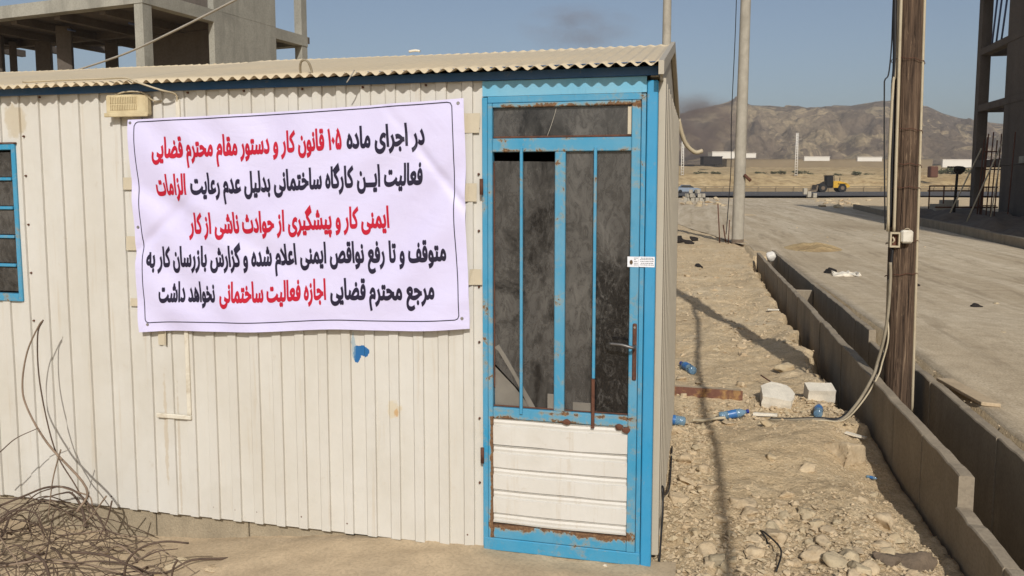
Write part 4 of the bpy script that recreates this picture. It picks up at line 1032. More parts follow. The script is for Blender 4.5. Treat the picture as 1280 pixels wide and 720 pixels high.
for (t, s) in ((0, 0), (7.75, 0)):
    for z, zt in ((0, 3.05), (3.4, Z1), (Z1 + .402, Z1 + 3)): lbx('column', t, t + .34, s, s + .34, z, zt)
def cbx(nm, pxc, w_, F_, z0, z1, mat='shaded_concrete'):
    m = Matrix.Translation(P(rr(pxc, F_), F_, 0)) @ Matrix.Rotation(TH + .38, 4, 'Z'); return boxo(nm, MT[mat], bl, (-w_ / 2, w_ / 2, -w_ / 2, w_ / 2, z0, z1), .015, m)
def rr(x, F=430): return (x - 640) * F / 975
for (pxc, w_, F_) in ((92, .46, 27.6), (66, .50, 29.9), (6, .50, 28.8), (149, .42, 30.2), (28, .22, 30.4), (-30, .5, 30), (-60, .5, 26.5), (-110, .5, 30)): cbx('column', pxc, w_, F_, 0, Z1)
for z in (3.1, Z1):
    # floor plate: front edge along the street face, rear edge square to it
    c0 = LB(0, 0, 0); pl = [LB(0, 0, z), LB(8.25, 0, z), P(rr(170, 31.4), 31.4, z), P(rr(-260, 31.4), 31.4, z), LB(0, 15.5, z)]
    bm = bmesh.new(); a = [bm.verts.new(p + Vector((0, 0, .14))) for p in pl]; b = [bm.verts.new(p + Vector((0, 0, .39))) for p in pl]
    bm.faces.new(a); bm.faces.new(b[::-1])
    for i in range(5): bm.faces.new((a[i], b[i], b[(i + 1) % 5], a[(i + 1) % 5]))
    bake(bm, 'floor_slab', MT['shaded_concrete'], bl)
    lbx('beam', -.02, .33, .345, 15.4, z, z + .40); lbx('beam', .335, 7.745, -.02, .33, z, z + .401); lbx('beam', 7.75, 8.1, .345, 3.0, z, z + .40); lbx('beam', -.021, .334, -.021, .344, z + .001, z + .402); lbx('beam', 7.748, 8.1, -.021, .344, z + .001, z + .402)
    for k in range(7): lbx('joist', .34, 6.6 - k * .3, 1.9 + k * 2.0, 2.15 + k * 2.0, z - .12, z + .138, 'shaded_concrete')
    lbx('joist', 3.4, 3.65, .34, 12.5, z - .10, z + .137, 'shaded_concrete')
    bm = bmesh.new(); m = Matrix.Translation(P(0, 31.05, 0)) @ Matrix.Rotation(TH, 4, 'Z'); box(bm, rr(-260, 31), rr(168, 31), 0, .34, z - .0, z + .4, mtx=m); bake(bm, 'beam', MT['shaded_concrete'], bl)
for (z0, z1) in ((0, 3.1), (3.5, Z1 - .001), (Z1 + .402, Z1 + 3.0)):
    lbx('shear_wall', 2.95, 6.15, -.025, .22, z0, z1)
lbx('return_wall', 3.6, 3.85, .222, 3.38, 3.5, Z1 - .001, 'shaded_concrete')
lbx('return_wall', 3.6, 3.85, .222, 3.38, Z1 + .402, Z1 + 3, 'shaded_concrete')
for k, (x0, z0, x1, z1) in enumerate(((12.2, 5.0, 13.1, 6.75), (12.7, 5.0, 13.6, 6.8), (11.0, 6.78, 14.0, 6.95), (9.7, 5.1, 10.6, 6.7))):
    bm = bmesh.new(); tube(bm, [LB(9.0, x0, z0), LB(9.0, x1, z1)], .07, 5); bake(bm, 'steel_brace', MT['steel_blue'], bl)
for (t, s) in ((1.5, 2.2), (1.5, 5.0)):
    bm = bmesh.new(); tube(bm, [LB(t, s, Z1 - .15), LB(t + .3, s, Z1 - .15)], .04, 6); bake(bm, 'pipe_stub', MT['steel_blue'], bl)
# cable running up over the cabin to the building side
o = tubeo('guy_cable', MT['rope'], None, [P(-9.4, 17.6, 4.25), P(-6.0, 14, 5.2), P(-4.0, 12.0, 6.0), P(-1.3, 9.0, 6.55)], .024, 6); 
bpy.data.objects.remove(o)
def at(px_, py_, F_): return P((px_ - 640) * F_ / 975, F_, zpx(py_, F_))
o = tubeo('slack_cable', MT['rope'], None, [at(100, 92, 16.5), at(125, 84.5, 16), at(170, 69, 15), at(230, 42, 14), at(318, -1, 13), at(420, -52, 12)], .019, 6)
tag(o, 'pale slack cable rising diagonally in front of the left concrete building', 'cable')

# ------------------------------------------------------------------ unfinished building, right: its long side runs along the road
GX = 14.5
br = thing('unfinished_building', 'shaded concrete frame building at the right edge with steel bars in front', 'building', (GX, 43, 0))
def rbx(nm, x0, x1, y0, y1, z0, z1, mat='shaded_concrete'):
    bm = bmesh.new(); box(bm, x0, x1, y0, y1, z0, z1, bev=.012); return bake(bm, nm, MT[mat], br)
ycol = (43.3, 34.4, 29.5, 24.5, 19.5, 14.5, 9.5, 4.5, -.5, -5.5)  # near bays lie out of view, carried on to throw shade
lev = [2.62, 5.55, 8.5, 11.45, 14.4]
for xk in (GX, GX + 5.5, GX + 11):
    for yk in ycol: rbx('column', xk, xk + .5, yk, yk + .55, -.6, 17.76)
for z in lev + [17.4]:
    for xk in (GX, GX + 5.5, GX + 11):
        for a, b in zip(ycol[1:], ycol): rbx('beam', xk + .015, xk + .485, a + .551, b - .001, z, z + .36)
    if z > 3: rbx('floor_slab', GX + .49, GX + 10.99, -5.2, 39.5, z + .1, z + .32)
    for yk in ycol: rbx('beam', GX + .501, GX + 5.499, yk + .02, yk + .5, z + .002, z + .358)
for z0, z1 in zip([-.6] + [q + .361 for q in lev], lev + [17.399]): rbx('shear_wall', GX + .04, GX + .30, 35.6, 39.7, z0, z1)
for z0, z1 in zip([-.6] + [q + .361 for q in lev], lev + [17.399]): rbx('unseen_shade_wall', GX + .10, GX + .28, -5, 34.3, z0 + 1.0, z1, 'shaded_concrete')  # out-of-view panels added to close the bays against the sun
rbx('plinth', GX - .1, GX + .52, 33.6, 35.59, -.6, .12, 'frame_concrete')
rbx('lintel', GX - .14, GX + .0, 34.9, 37.0, 2.66, 2.98, 'frame_concrete')
for z in (8.9,):
    for k, dx in enumerate((.3, .9, 1.6)):
        bm = bmesh.new(); tube(bm, [(GX + .2, 42.6 - dx, z), (GX + .25, 42.3 - dx * 1.1, z + 2.5)], .05, 5); bake(bm, 'prop', MT['steel_blue'], br)
for k in range(5):
    bm = bmesh.new(); tube(bm, [(GX + .1, 43.3 + .1 * k, 11.65), (GX - 1.1 + .2 * k, 44.0 - .3 * k, 11.75 - .06 * k)], .02, 4); bake(bm, 'starter_bar', MT['rust'], br)
random.seed(21)
grp = 'steel bars standing in front of the right building'
def bar(px0, py0, px1, py1, F_, r, nm='steel_bar', m='rust', lab='thin rusty steel bar standing in the cage before the right building', F2=None):
    o = tubeo(nm, MT[m], None, [at(px0, py0, F_), at(px1, py1, F2 or F_)], r, 5); tag(o, lab, 'bar', grp if nm == 'steel_bar' else None); return o
for (x, y0, y1) in ((1225, 175, 292), (1230, 168, 290), (1236, 166, 296), (1241, 176, 300), (1229, 172, 270), (1246, 168, 300), (1263, 166, 298)):
    o_ = ('1225', '1229', '1230', '1236', '1241', '1246', '1263').index(str(x)); bar(x, y0, x - 5, y1, 34, .028, lab=('leftmost', 'second from left', 'third from left', 'fourth from left', 'fifth from left', 'sixth from left', 'rightmost')[o_] + ' upright rusty bar of the cage before the right building')
for (y, x0, x1) in ((190, 1226, 1246), (212, 1226, 1247), (234, 1222, 1245), (257, 1221, 1244)): bar(x0, y, x1, y, 33.9, .026, lab={190: 'topmost', 212: 'second', 234: 'third', 257: 'lowest'}[y] + ' horizontal rusty bar of the cage before the right building')
bar(1175, 294, 1222, 186, 33, .03, 'diagonal_prop', 'conduit', 'pale diagonal prop leaning left of the corner column of the right building')
bar(1200, 298, 1247, 180, 31, .03, 'diagonal_prop', 'conduit', 'pale diagonal prop leaning across the steel cage of the right building')
bar(1235, 300, 1246, 200, 31.5, .022, 'diagonal_prop', 'conduit', 'steep pale prop beside the steel cage of the right building')
for (x0, x1, y, F_) in ((1160, 1212, 232.5, 44), (1158, 1212, 238.5, 43), (1168, 1246, 259, 38)):
    bar(x0, y, x1, y, F_, .04, 'scaffold_tube', 'rust', {232.5: 'upper thin horizontal tube right of the timber pole', 238.5: 'lower thin horizontal tube right of the timber pole', 259: 'rusty horizontal tube low between timber pole and building'}[y])
for x, lab in ((1160, 'thin upright tube just right of the timber pole'), (1178, 'thin upright tube between the timber pole and the dark post')): bar(x, 232, x, 268, 43, .04, 'scaffold_tube', 'rust', lab)
t = thing('site_post', 'dark upright post with a lump on top between timber pole and building', 'post', tuple(at(1191, 292, 34)))
tubeo('shaft', MT['dark_rubble'], t, [at(1191, 290, 34), at(1194, 209, 34)], .055, 6)
bm = bmesh.new(); bmesh.ops.create_icosphere(bm, subdivisions=2, radius=.2, matrix=Matrix.Translation(at(1196, 212, 34)) @ Matrix.Diagonal((1.2, .8, 1, 1))); 
for v in bm.verts: v.co += Vector((fbm(v.co.x * 5, v.co.z * 5), 0, fbm(v.co.z * 5, v.co.x * 5))) * .06
bake(bm, 'lamp_head', MT['dark_rubble'], t)
boxo('crosspiece', MT['dark_rubble'], t, (-.35, .1, -.03, .03, -.03, .03), .005, Matrix.Translation(at(1191, 209, 34)) @ Matrix.Rotation(TH, 4, 'Z'))
# low wall along the road edge
lw = thing('road_edge_wall', 'low concrete edge wall along the right side of the dirt road', 'wall', (8.1, 18.5, 0))
y = 12.0
while y < 55:
    x = 8.05 + (y - 18.5) * .0726; a_ = R(-4.15); m = Matrix.Translation((x, y, 0)) @ Matrix.Rotation(a_, 4, 'Z')
    boxo('wall_panel', MT['channel'], lw, (0, .14, 0.005, 1.99, -.2, .34 + random.uniform(-.02, .02)), .01, m); y += 2
tb = boxo('oil_drum', MT['rust'], None, (-1, 1, -1, 1, 0, 3), .2, Matrix.Translation(at(1163, 222, 210)) @ Matrix.Rotation(TH, 4, 'Z')); tb.name = 'rusty_tank'; tag(tb, 'rusty red brown tank on the bank right of the timber pole', 'tank')
for p in tb.data.polygons: p.use_smooth = False

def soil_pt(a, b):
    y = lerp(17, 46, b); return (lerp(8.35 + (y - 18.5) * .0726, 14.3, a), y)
o = sheet('shade_toned_soil', MT['shade_toned_soil'], soil_pt, [i / 24 for i in range(25)], [i / 60 for i in range(61)], .02)  # soil mound with the building's shade put into its colour
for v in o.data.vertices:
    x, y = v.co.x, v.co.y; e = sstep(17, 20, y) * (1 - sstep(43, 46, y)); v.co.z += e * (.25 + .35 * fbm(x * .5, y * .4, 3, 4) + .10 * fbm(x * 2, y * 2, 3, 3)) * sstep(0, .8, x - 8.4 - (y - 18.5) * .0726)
# ------------------------------------------------------------------ loose things: blocks, bottles, stones
def rock_mesh(seed, sub=3, flat=.6, rough=.35, cuts=7):
    random.seed(seed); bm = bmesh.new(); bmesh.ops.create_icosphere(bm, subdivisions=sub, radius=1)
    pl = [(Vector((random.gauss(0, 1), random.gauss(0, 1), random.gauss(0, 1))).normalized(), random.uniform(.42, .85)) for _ in range(cuts)]
    for v in bm.verts:
        for n_, d in pl:
            k = v.co.dot(n_)
            if k > d: v.co -= n_ * (k - d)
        v.co *= 1 + rough * .4 * fbm(v.co.x * 1.4 + seed, v.co.y * 1.4, v.co.z * 1.4, 3) 
        v.co.z *= flat
    me = bpy.data.meshes.new('stone'); 
    for f in bm.faces: f.smooth = True
    bm.to_mesh(me); bm.free(); return me
RK = [rock_mesh(s, 3, random.Random(s).uniform(.4, .7), .7, 9 + s % 7) for s in range(12)]
RKG = []
for i, me_ in enumerate(RK): me_.materials.append(MT['stone'] if i % 3 else MT['stone_grey'])
def put_rock(x, y, r, label, group=None, k=None, sink=.3, nm='stone', rot=None, sxy=(1, 1), mesh=None, cat='stone'):
    me_ = mesh or RK[random.randrange(len(RK)) if k is None else k]
    o = bpy.data.objects.new(nm, me_); COL.objects.link(o)
    o.scale = (r * sxy[0], r * sxy[1], r); o.location = (x, y, terrain(x, y) + r * .6 * (.6 - sink)); o.rotation_euler = rot or (random.uniform(-.3, .3), random.uniform(-.3, .3), random.uniform(0, 6.3))
    return tag(o, label, cat, group)
random.seed(41)
n = 0
# rubble field beside the cabin corner and in the foreground
def stone_words(x, y, r):
    size = 'tiny' if r < .019 else 'small' if r < .03 else 'larger'
    if y < 2.1:
        side = 'against the cabin side wall' if x < .28 else 'left of the channel wall' if x > .8 else 'amid the foreground rubble'
        far_ = 'at the picture bottom' if y < .5 else 'level with the cabin corner' if y < 1.2 else 'just before the water bottles'
    else:
        side = 'beside the channel wall' if x > .9 else 'close to the cabin side' if x < .35 else 'amid the dirt strip'
        far_ = 'around the white blocks' if y < 3.3 else 'beyond the white blocks' if y < 6 else 'far along, beyond the pole shadow'
    return size + ' stone ' + side + ', ' + far_, size + ' stones ' + side + ' ' + far_
while n < 175:
    x = random.uniform(.03, 1.15); y = random.uniform(-.25, 2.1)
    dens = sstep(1.15, .45, y + .25 * fbm(x * 2.5, y * 2.5, 3, 2)) if x > .28 else 1
    if random.random() > dens + .03: continue
    r = random.choice((.014, .018, .022, .028, .035, .045, .055)) * random.uniform(.8, 1.25); lab, grp_ = stone_words(x, y, r)
    put_rock(x, y, r, lab, grp_, sink=random.uniform(.2, .75)); n += 1
n = 0
while n < 70:
    y = random.uniform(2.1, 13); x = random.uniform(.1 - y * .02, 1.32)
    if random.random() > .25 + .6 * max(0, fbm(x * 1.5, y * .8, 2, 2) + .2) + (.5 if 2.2 < y < 3.3 else 0): continue
    r = random.choice((.02, .03, .04, .055)) * random.uniform(.7, 1.3); lab, grp_ = stone_words(x, y, r)
    put_rock(x, y, r, lab, grp_, sink=random.uniform(.3, .7)); n += 1
for (px_, py_, r, lab, k, sx) in ((0.43, .78, .065, 'rounded grey brown stone in the foreground cut by the cable shadow', 1, (1.1, 1)), (.64, .72, .05, 'round pale grey stone in the foreground rubble, right of the shadowed one', 3, (1, 1)),
        (.30, .05, .075, 'flat pale stone at the bottom edge of the picture left of the thin root', 6, (1, 1)), (.55, .42, .07, 'large flat dusty stone in the middle of the foreground rubble', 5, (1.2, .9)), (.80, .20, .07, 'flat angular grey stone in the foreground rubble near the dark rocks', 9, (1.2, 1)),
        (.16, 1.02, .075, 'flat tan stone near the base of the cabin side wall', 4, (1.2, .8)), (1.19, 1.36, .035, 'small round grey stone by the channel wall below the white chip', 3, (1, 1)), (.14, 1.38, .06, 'tan stone half buried by the cabin corner', 2, (1, 1)), (.92, .16, .06, 'flat brown stone at the bottom edge left of the dark rocks', 7, (1.2, 1))):
    put_rock(px_, py_, r, lab, None, k, .4, sxy=sx)
big = rock_mesh(77, 4, .62, .5, 8); big.materials.append(MT['stone'])
put_rock(1.10, 1.76, .17, 'large crumbling tan earth boulder beside the channel wall below the cables', None, sink=.62, nm='boulder', rot=(.1, .15, .6), sxy=(1.1, .8), mesh=big, cat='boulder')
put_rock(.99, 4.02, .13, 'flat grey stone on the dirt above the white blocks', None, 6, .35, rot=(0, .1, .3), sxy=(1.1, .6))
put_rock(1.27, 2.66, .08, 'brown clod beside the channel wall under the hanging cables', None, 2, .2)
put_rock(1.20, 2.30, .07, 'brown clod left of the channel wall near the white chip', None, 8, .4)
dk = rock_mesh(88, 4, .5, .8, 9); dk.materials.append(MT['dark_stone']); dk2 = rock_mesh(95, 3, .45, .9, 7); dk2.materials.append(MT['dark_stone'])
put_rock(1.16, .40, .10, 'dark brown jagged rock at the bottom beside the channel wall', None, sink=.1, mesh=dk, sxy=(1.3, .8), rot=(.2, -.2, .6))
put_rock(1.03, .28, .060, 'dark grey jagged rock left of the brown jagged rock', None, sink=.2, mesh=dk2, sxy=(1.2, 1), rot=(.1, .2, .1))
put_rock(1.14, .22, .055, 'pale stone in front of the dark jagged rocks at the bottom', None, 5, .3, sxy=(1.3, .8))
# white building blocks
def white_block(label, pts, h, loc, rot, seed, ragged=.006):
    random.seed(seed); bm = bmesh.new(); a = [bm.verts.new((x, y, 0)) for x, y in pts]; f = bm.faces.new(a)
    ex = bmesh.ops.extrude_face_region(bm, geom=[f]); 
    for v in ex['geom']:
        if isinstance(v, bmesh.types.BMVert): v.co.z += h
    bmesh.ops.triangulate(bm, faces=[f for f in bm.faces if len(f.verts) > 4]); bmesh.ops.subdivide_edges(bm, edges=bm.edges[:], cuts=4, use_grid_fill=True)
    for v in bm.verts: v.co += Vector((fbm(v.co.x * 25, v.co.y * 25, v.co.z * 25 + seed), fbm(v.co.y * 25, v.co.z * 25, seed), fbm(v.co.z * 25, v.co.x * 25, seed + 4))) * ragged
    bmesh.ops.recalc_face_normals(bm, faces=bm.faces)
    me_ = bpy.data.meshes.new('white_block'); bm.to_mesh(me_); bm.free(); o = link('white_block', me_, MT['white_stone']); o.location = loc; o.rotation_euler = rot; return tag(o, label, 'block')
white_block('broken white block, the larger left one with a ragged edge', [(-.11, -.10), (.10, -.12), (.12, .02), (.06, .15), (-.06, .17), (-.13, .08)], .10, (.80, 2.86, terrain(.8, 2.86) - .01), (R(12), R(4), R(-6)), 3)
white_block('white squared block lying flat, right of the broken one', [(-.10, -.065), (.10, -.065), (.10, .065), (-.10, .065)], .10, (1.11, 2.93, terrain(1.11, 2.93) + .0), (R(14), 0, R(8)), 5, .003)
white_block('small white plaster chip next to the channel wall', [(-.07, -.01), (.06, -.018), (.07, .012), (-.06, .02)], .012, (1.24, 2.18, terrain(1.24, 2.18) + .02), (0, R(8), R(-12)), 6, .002)
white_block('long white chip lying in the litter below the broken white block', [(-.10, -.012), (.07, -.014), (.08, .012), (-.09, .016)], .02, (.70, 2.55, terrain(.7, 2.55) + .01), (0, 0, R(6)), 7, .003)
white_block('tiny white scrap on the dirt in front of the far shadow', [(-.07, -.02), (.07, -.02), (.07, .02), (-.07, .02)], .015, (1.12, 6.9, terrain(1.12, 6.9) + .01), (0, 0, R(8)), 8, .002)
# half buried rusty beam poking out from behind the cabin
bm_o = thing('rusty_beam', 'half buried rusty steel beam on the dirt beside the cabin wall', 'beam', (.25, 2.95, 0))
m = Matrix.Translation((.22, 2.95, terrain(.22, 2.95) + .02)) @ Matrix.Rotation(R(-2), 4, 'Z') @ Matrix.Rotation(R(-8), 4, 'X')
boxo('web', MT['beam_rust'], bm_o, (-.45, .33, -.004, .004, -.06, .055), .002, m); boxo('flange', MT['pad'], bm_o, (-.45, .32, .0045, .15, .045, .053), .002, m); boxo('flange', MT['beam_rust'], bm_o, (-.45, .33, -.03, .05, -.07, -.062), .002, m)
o = tubeo('steel_rod', MT['rust'], None, [(.72, 3.42, terrain(.72, 3.42) + .07), (.80, 3.27, terrain(.8, 3.27) + .04), (.86, 3.12, terrain(.86, 3.12) + .03)], .006, 5); tag(o, 'thin dark rod sticking out of the dirt behind the broken white block', 'rod')
# water bottles
def bottle_mesh():
    bm = bmesh.new(); prof_ = [(0, 0), (.026, 0), (.031, .006), (.031, .03), (.028, .036), (.031, .042), (.028, .05), (.031, .056), (.031, .065)]
    prof2 = [(.031, .065), (.029, .08), (.031, .095), (.0295, .11), (.031, .125), (.031, .14), (.029, .155), (.020, .175), (.012, .188), (.012, .196)]
    def lathe(pr, mk, seg=16, dent=.003):
        b_ = bmesh.new(); rows = []
        for r, z in pr:
            rows.append([b_.verts.new(((r + dent * fbm(math.cos(a * 6.28 / seg) * 2, math.sin(a * 6.28 / seg) * 2, z * 30, 2)) * math.cos(a * 6.2832 / seg), (r + dent * fbm(math.cos(a * 6.28 / seg) * 2, math.sin(a * 6.28 / seg) * 2, z * 30 + 5, 2)) * math.sin(a * 6.2832 / seg), z)) for a in range(seg)])
        for p_, q in zip(rows, rows[1:]):
            for a in range(seg): f = b_.faces.new((p_[a], p_[(a + 1) % seg], q[(a + 1) % seg], q[a])); f.smooth = True
        me_ = bpy.data.meshes.new(mk); b_.to_mesh(me_); b_.free(); return me_
    a = lathe(prof_ + prof2[1:], 'shell'); a.materials.append(MT['bottle'])
    b = lathe([(.0318, .066), (.0302, .08), (.0318, .095), (.0305, .11), (.0318, .124)], 'wrapper', dent=.003); b.materials.append(MT['bottle_label'])
    c = lathe([(.0001, .214), (.0145, .214), (.0152, .208), (.0152, .196), (.0132, .195)], 'cap', dent=0); c.materials.append(MT['cap'])
    return a, b, c
BM_ = bottle_mesh()
def bottle(x, y, rz, label, s=1.0, cap=True, tilt=88):
    t = thing('water_bottle', label, 'bottle', (x, y, terrain(x, y) + .03 * s), 'discarded water bottles'); t.rotation_euler = (R(tilt), 0, R(rz)); t.scale = (s, s, s)
    for me_, nm in zip(BM_, ('shell', 'wrapper', 'cap')):
        if nm != 'cap' or cap: link(nm, me_, None, t)
bottle(.165, 3.72, 205, 'crushed blue water bottle lying alone above the rusty beam', 1.25)
bottle(.36, 2.42, 98, 'blue water bottle with dark cap lying right of the cable shadow', 1.0, tilt=78)
bottle(.12, 2.10, 282, 'crumpled blue water bottle against the cabin base', 1.1, False, 80)
bottle(1.045, 2.50, 170, 'blue water bottle sticking out under the white squared block', 1.0)
bottle(1.20, 1.60, 60, 'tiny blue plastic scrap beside the channel wall', .3, False)
o = tubeo('broken_pipe', MT['conduit'], None, [(.17, 2.16, terrain(.17, 2.16) + .03), (.25, 2.26, terrain(.25, 2.26) + .035), (.33, 2.33, terrain(.33, 2.33) + .04), (.40, 2.36, terrain(.4, 2.36) + .035)], .011, 6); tag(o, 'short bent grey pipe lying between two blue bottles', 'pipe')
# thin black root at the foreground
for k, pts in enumerate(([(.50, .42, .05), (.51, .33, .07), (.56, .26, .055), (.57, .17, .05), (.54, .06, .03)], [(.50, .42, .05), (.52, .36, .03), (.53, .3, .01)])):
    o = tubeo('dark_root', MT['cable'], None, [(x, y, z + terrain(x, y) - .01) for x, y, z in pts], .004, 5); tag(o, ('thin curled black root' if k == 0 else 'short black offshoot of the root') + ' in the foreground rubble', 'root')
# charred scraps left of the road, far
random.seed(9)
for k, (x, y, s) in enumerate(((-.35, 19.5, .22), (-.1, 18.9, .16), (.05, 20.4, .14), (.2, 12.6, .1))):
    put_rock(x, y, s, ('black charred scrap on the dirt by the cabin corner, ' + ('largest one', 'middle one', 'farthest one', 'nearest small one')[k]), None, k, .1, nm='charred_scrap', cat='scrap', sxy=(1.3, .7)).data
for o in [o for o in COL.objects if o.name.startswith('charred_scrap')]:
    o.data = o.data.copy(); o.data.materials.clear(); o.data.materials.append(MT['dark_rubble'])
# sand heap, litter and blocks on the road
bm = bmesh.new(); rows = []
for i in range(28):
    row = []
    for j in range(20):
        u, v = (i / 27 - .5) * 2, (j / 19 - .5) * 2; h = max(0, 1 - (u * u + v * v)) ; px_, py_ = 2.95 + u * .75, 17.2 + v * 1.3
        row.append(bm.verts.new((px_, py_, terrain(px_, py_) - .01 + .16 * h ** 1.2 * (1 + .3 * fbm(px_ * 3, py_ * 3, 1, 3)))))
    rows.append(row)
for a, b in zip(rows, rows[1:]):
    for j in range(19): bm.faces.new((a[j], b[j], b[j + 1], a[j + 1]))
o = bake(bm, 'sand_heap', MT['bank'], None, True); tag(o, 'small brown heap of sand on the road beyond the channel end', 'sand heap')
white_block('crumpled pale cement bag on the road beside the channel', [(-.22, -.10), (.15, -.16), (.24, .05), (.10, .18), (-.18, .12)], .05, (2.62, 10.7, terrain(2.6, 10.7)), (0, 0, R(10)), 12, .05)
put_rock(2.42, 11.1, .13, 'black lump beside the pale cement bag on the road', None, 3, .2, cat='lump').data = COL.objects['charred_scrap'].data
for k, (px_, py_) in enumerate(((1097, 413), (1200, 412), (1005, 384))):
    pass
for (x, y, lab) in ((3.42, 6.9, 'small dark scrap on the road just left of the timber pole'), (4.55, 6.7, 'small dark scrap on the road right of the timber pole'), (3.35, 9.3, 'small dark scrap on the road beyond the channel gap')):
    put_rock(x, y, .07, lab, None, 4, .3, cat='scrap').data = COL.objects['charred_scrap'].data
random.seed(30)
for k in range(40):
    y = random.uniform(3, 30); x = random.uniform(2.2, 7.5)
    put_rock(x, y, random.uniform(.012, .035) * (1 + y * .04), 'pebble lying on the dirt road', 'pebbles on the dirt road', sink=.4)
# block pile and rubble near the crossing road
random.seed(31)
def cblock(c, w_, d_, h_, rz, label, group, nm='concrete_block'):
    m = Matrix.Translation(c) @ Matrix.Rotation(rz, 4, 'Z'); o = boxo(nm, MT['pole_concrete'], None, (-w_ / 2, w_ / 2, -d_ / 2, d_ / 2, 0, h_), .02, m); return tag(o, label, 'block', group)
for row, (n_, z) in enumerate(((7, 0), (5, .42), (3, .84))):
    for k in range(n_):
        c = P(rr(855 + k * 4.7 + row * 3.5, 80), 80 + random.uniform(-.6, .6), z + .02)
        if row == 2 and k == 1: continue
        cblock(c, .36, .4, .40, TH + random.uniform(-.5, .5), ('first', 'second', 'third', 'fourth', 'fifth', 'sixth', 'seventh')[k] + ' grey concrete block from left in the ' + ('bottom', 'middle', 'top')[row] + ' row of the roadside pile', 'concrete blocks piled by the crossing road')
for (px_, py_, h_, lab) in ((1005, 240, .75, 'pale upright block on the road junction, leftmost of three'), (1010, 243.5, .7, 'dark upright block on the road junction, middle of three'), (1017, 244, .55, 'small dark block on the road junction, rightmost of three')):
    cblock(at(px_, py_ + 3, 95), .45, .4, h_, .3, lab, None)
random.seed(33)
for k in range(34):
    px_ = random.choice((random.uniform(1030, 1090), random.uniform(852, 905), random.uniform(1020, 1070))); F_ = random.uniform(55, 95); c = P(rr(px_, F_), F_)
    put_rock(c.x, c.y, random.uniform(.15, .45), 'pale rubble lump near the far end of the dirt road', 'rubble lumps near the far end of the dirt road', sink=.3)
for k in range(18):
    px_ = random.uniform(1160, 1225); F_ = random.uniform(38, 44); c = P(rr(px_, F_), F_)
    put_rock(c.x, c.y, random.uniform(.2, .4), 'grey rubble lump in front of the right building', 'rubble lumps before the right building', k % 12, sink=.2)
cblock(at(1185, 262, 44), .8, .6, .55, .2, 'upper grey cement block on rubble right of the timber pole', None); cblock(at(1171, 266, 43), .6, .5, .5, .4, 'lower pale cement block on rubble right of the timber pole', None)
# white lump in the far end of the channel
put_rock(1.62, 13.2, .10, 'white bag lump sitting in the far end of the channel', None, 3, 0, cat='bag', mesh=rock_mesh(120, 3, 1.1, .5, 3)).location.z = .22
COL.objects[-1].data.materials.append(MT['plaster'])

# gravel: tens of thousands of grains, real but uncounted
def gravel(name, label, areas, mats, seed):
    rnd = random.Random(seed); vs, fs, ms = [], [], []
    base = [(1, 0, 0), (-1, 0, 0), (0, 1, 0), (0, -1, 0), (0, 0, 1), (0, 0, -1)]
    fc = [(0, 2, 4), (2, 1, 4), (1, 3, 4), (3, 0, 4), (2, 0, 5), (1, 2, 5), (3, 1, 5), (0, 3, 5)]
    for (n_, x0, x1, y0, y1, r0, r1, fn) in areas:
        k = 0
        while k < n_:
            x = rnd.uniform(x0, x1); y = rnd.uniform(y0, y1)
            if rnd.random() > fn(x, y): k += .2; continue
            k += 1; r = r0 + (r1 - r0) * rnd.random() ** 3; z = terrain(x, y) + r * .12; a = rnd.uniform(0, 6.28); ca, sa = math.cos(a), math.sin(a)
            b = len(vs)
            for (u, v, w_) in base:
                j = r * rnd.uniform(.65, 1.25); u, v, w_ = u * j, v * j * .8, w_ * j * .55; vs.append((x + u * ca - v * sa, y + u * sa + v * ca, z + w_ + .25 * u))
            mi_ = 0 if rnd.random() < .75 else 1
            for f in fc: fs.append(tuple(b + i for i in f)); ms.append(mi_)
    me_ = bpy.data.meshes.new(name); me_.from_pydata(vs, [], fs); me_.update()
    for m_ in mats: me_.materials.append(m_)
    me_.polygons.foreach_set('material_index', ms)
    o = bpy.data.objects.new(name, me_); COL.objects.link(o); o['kind'] = 'stuff'; tag(o, label, 'gravel')
    for k in ('category',): pass
    return o
rub = lambda x, y: min(1, (sstep(1.2, .4, y + .3 * fbm(x * 2.5, y * 2.5, 3, 2)) if x > .3 else .8) + .05)
gravel('gravel', 'loose gravel and grit scattered over the dirt strip beside the cabin',
       [(9000, .02, 1.3, -.3, 2.2, .003, .017, rub), (1100, .02, 1.25, -.3, 2.0, .010, .030, lambda x, y: rub(x, y) ** 2), (700, .05, 1.3, 2.1, 8, .012, .04, lambda x, y: max(0, fbm(x * 2, y * 1.5, 6, 3))), (3500, .0, 1.35, 1.4, 4.5, .003, .012, lambda x, y: .3 + .7 * max(0, fbm(x * 3, y * 3, 6, 3) + .25)), (1500, .1, 1.3, 2.1, 3.1, .005, .03, lambda x, y: math.exp(-((y - 2.5 - .2 * x) / .28) ** 2)),
        (3500, -.4, 1.3, 4.5, 18, .006, .03, lambda x, y: .35 + .65 * max(0, fbm(x * 2, y * 1, 6, 3) + .2)), (1200, 1.05, 1.3, .2, 3.5, .004, .016, lambda x, y: 1)], [MT['stone'], MT['stone_grey']], 5)
gravel('road_grit', 'grit and crumbs scattered over the dirt road', [(2500, 1.9, 3.6, .5, 7, .003, .012, lambda x, y: .4 + .6 * max(0, fbm(x * 2, y, 6, 3) + .2)), (1500, 2, 7, 6, 20, .006, .02, lambda x, y: 1)], [MT['stone'], MT['stone_grey']], 6)
gravel('pad_grit', 'crumbs of mortar and sand on the pad in front of the cabin', [(1600, -3.6, .05, -.7, -.02, .002, .007, lambda x, y: .5), (160, -3.6, .0, -.8, -.05, .007, .02, lambda x, y: max(0, fbm(x * 3, y * 3, 2, 2) + .2))], [MT['stone'], MT['pad']], 8)
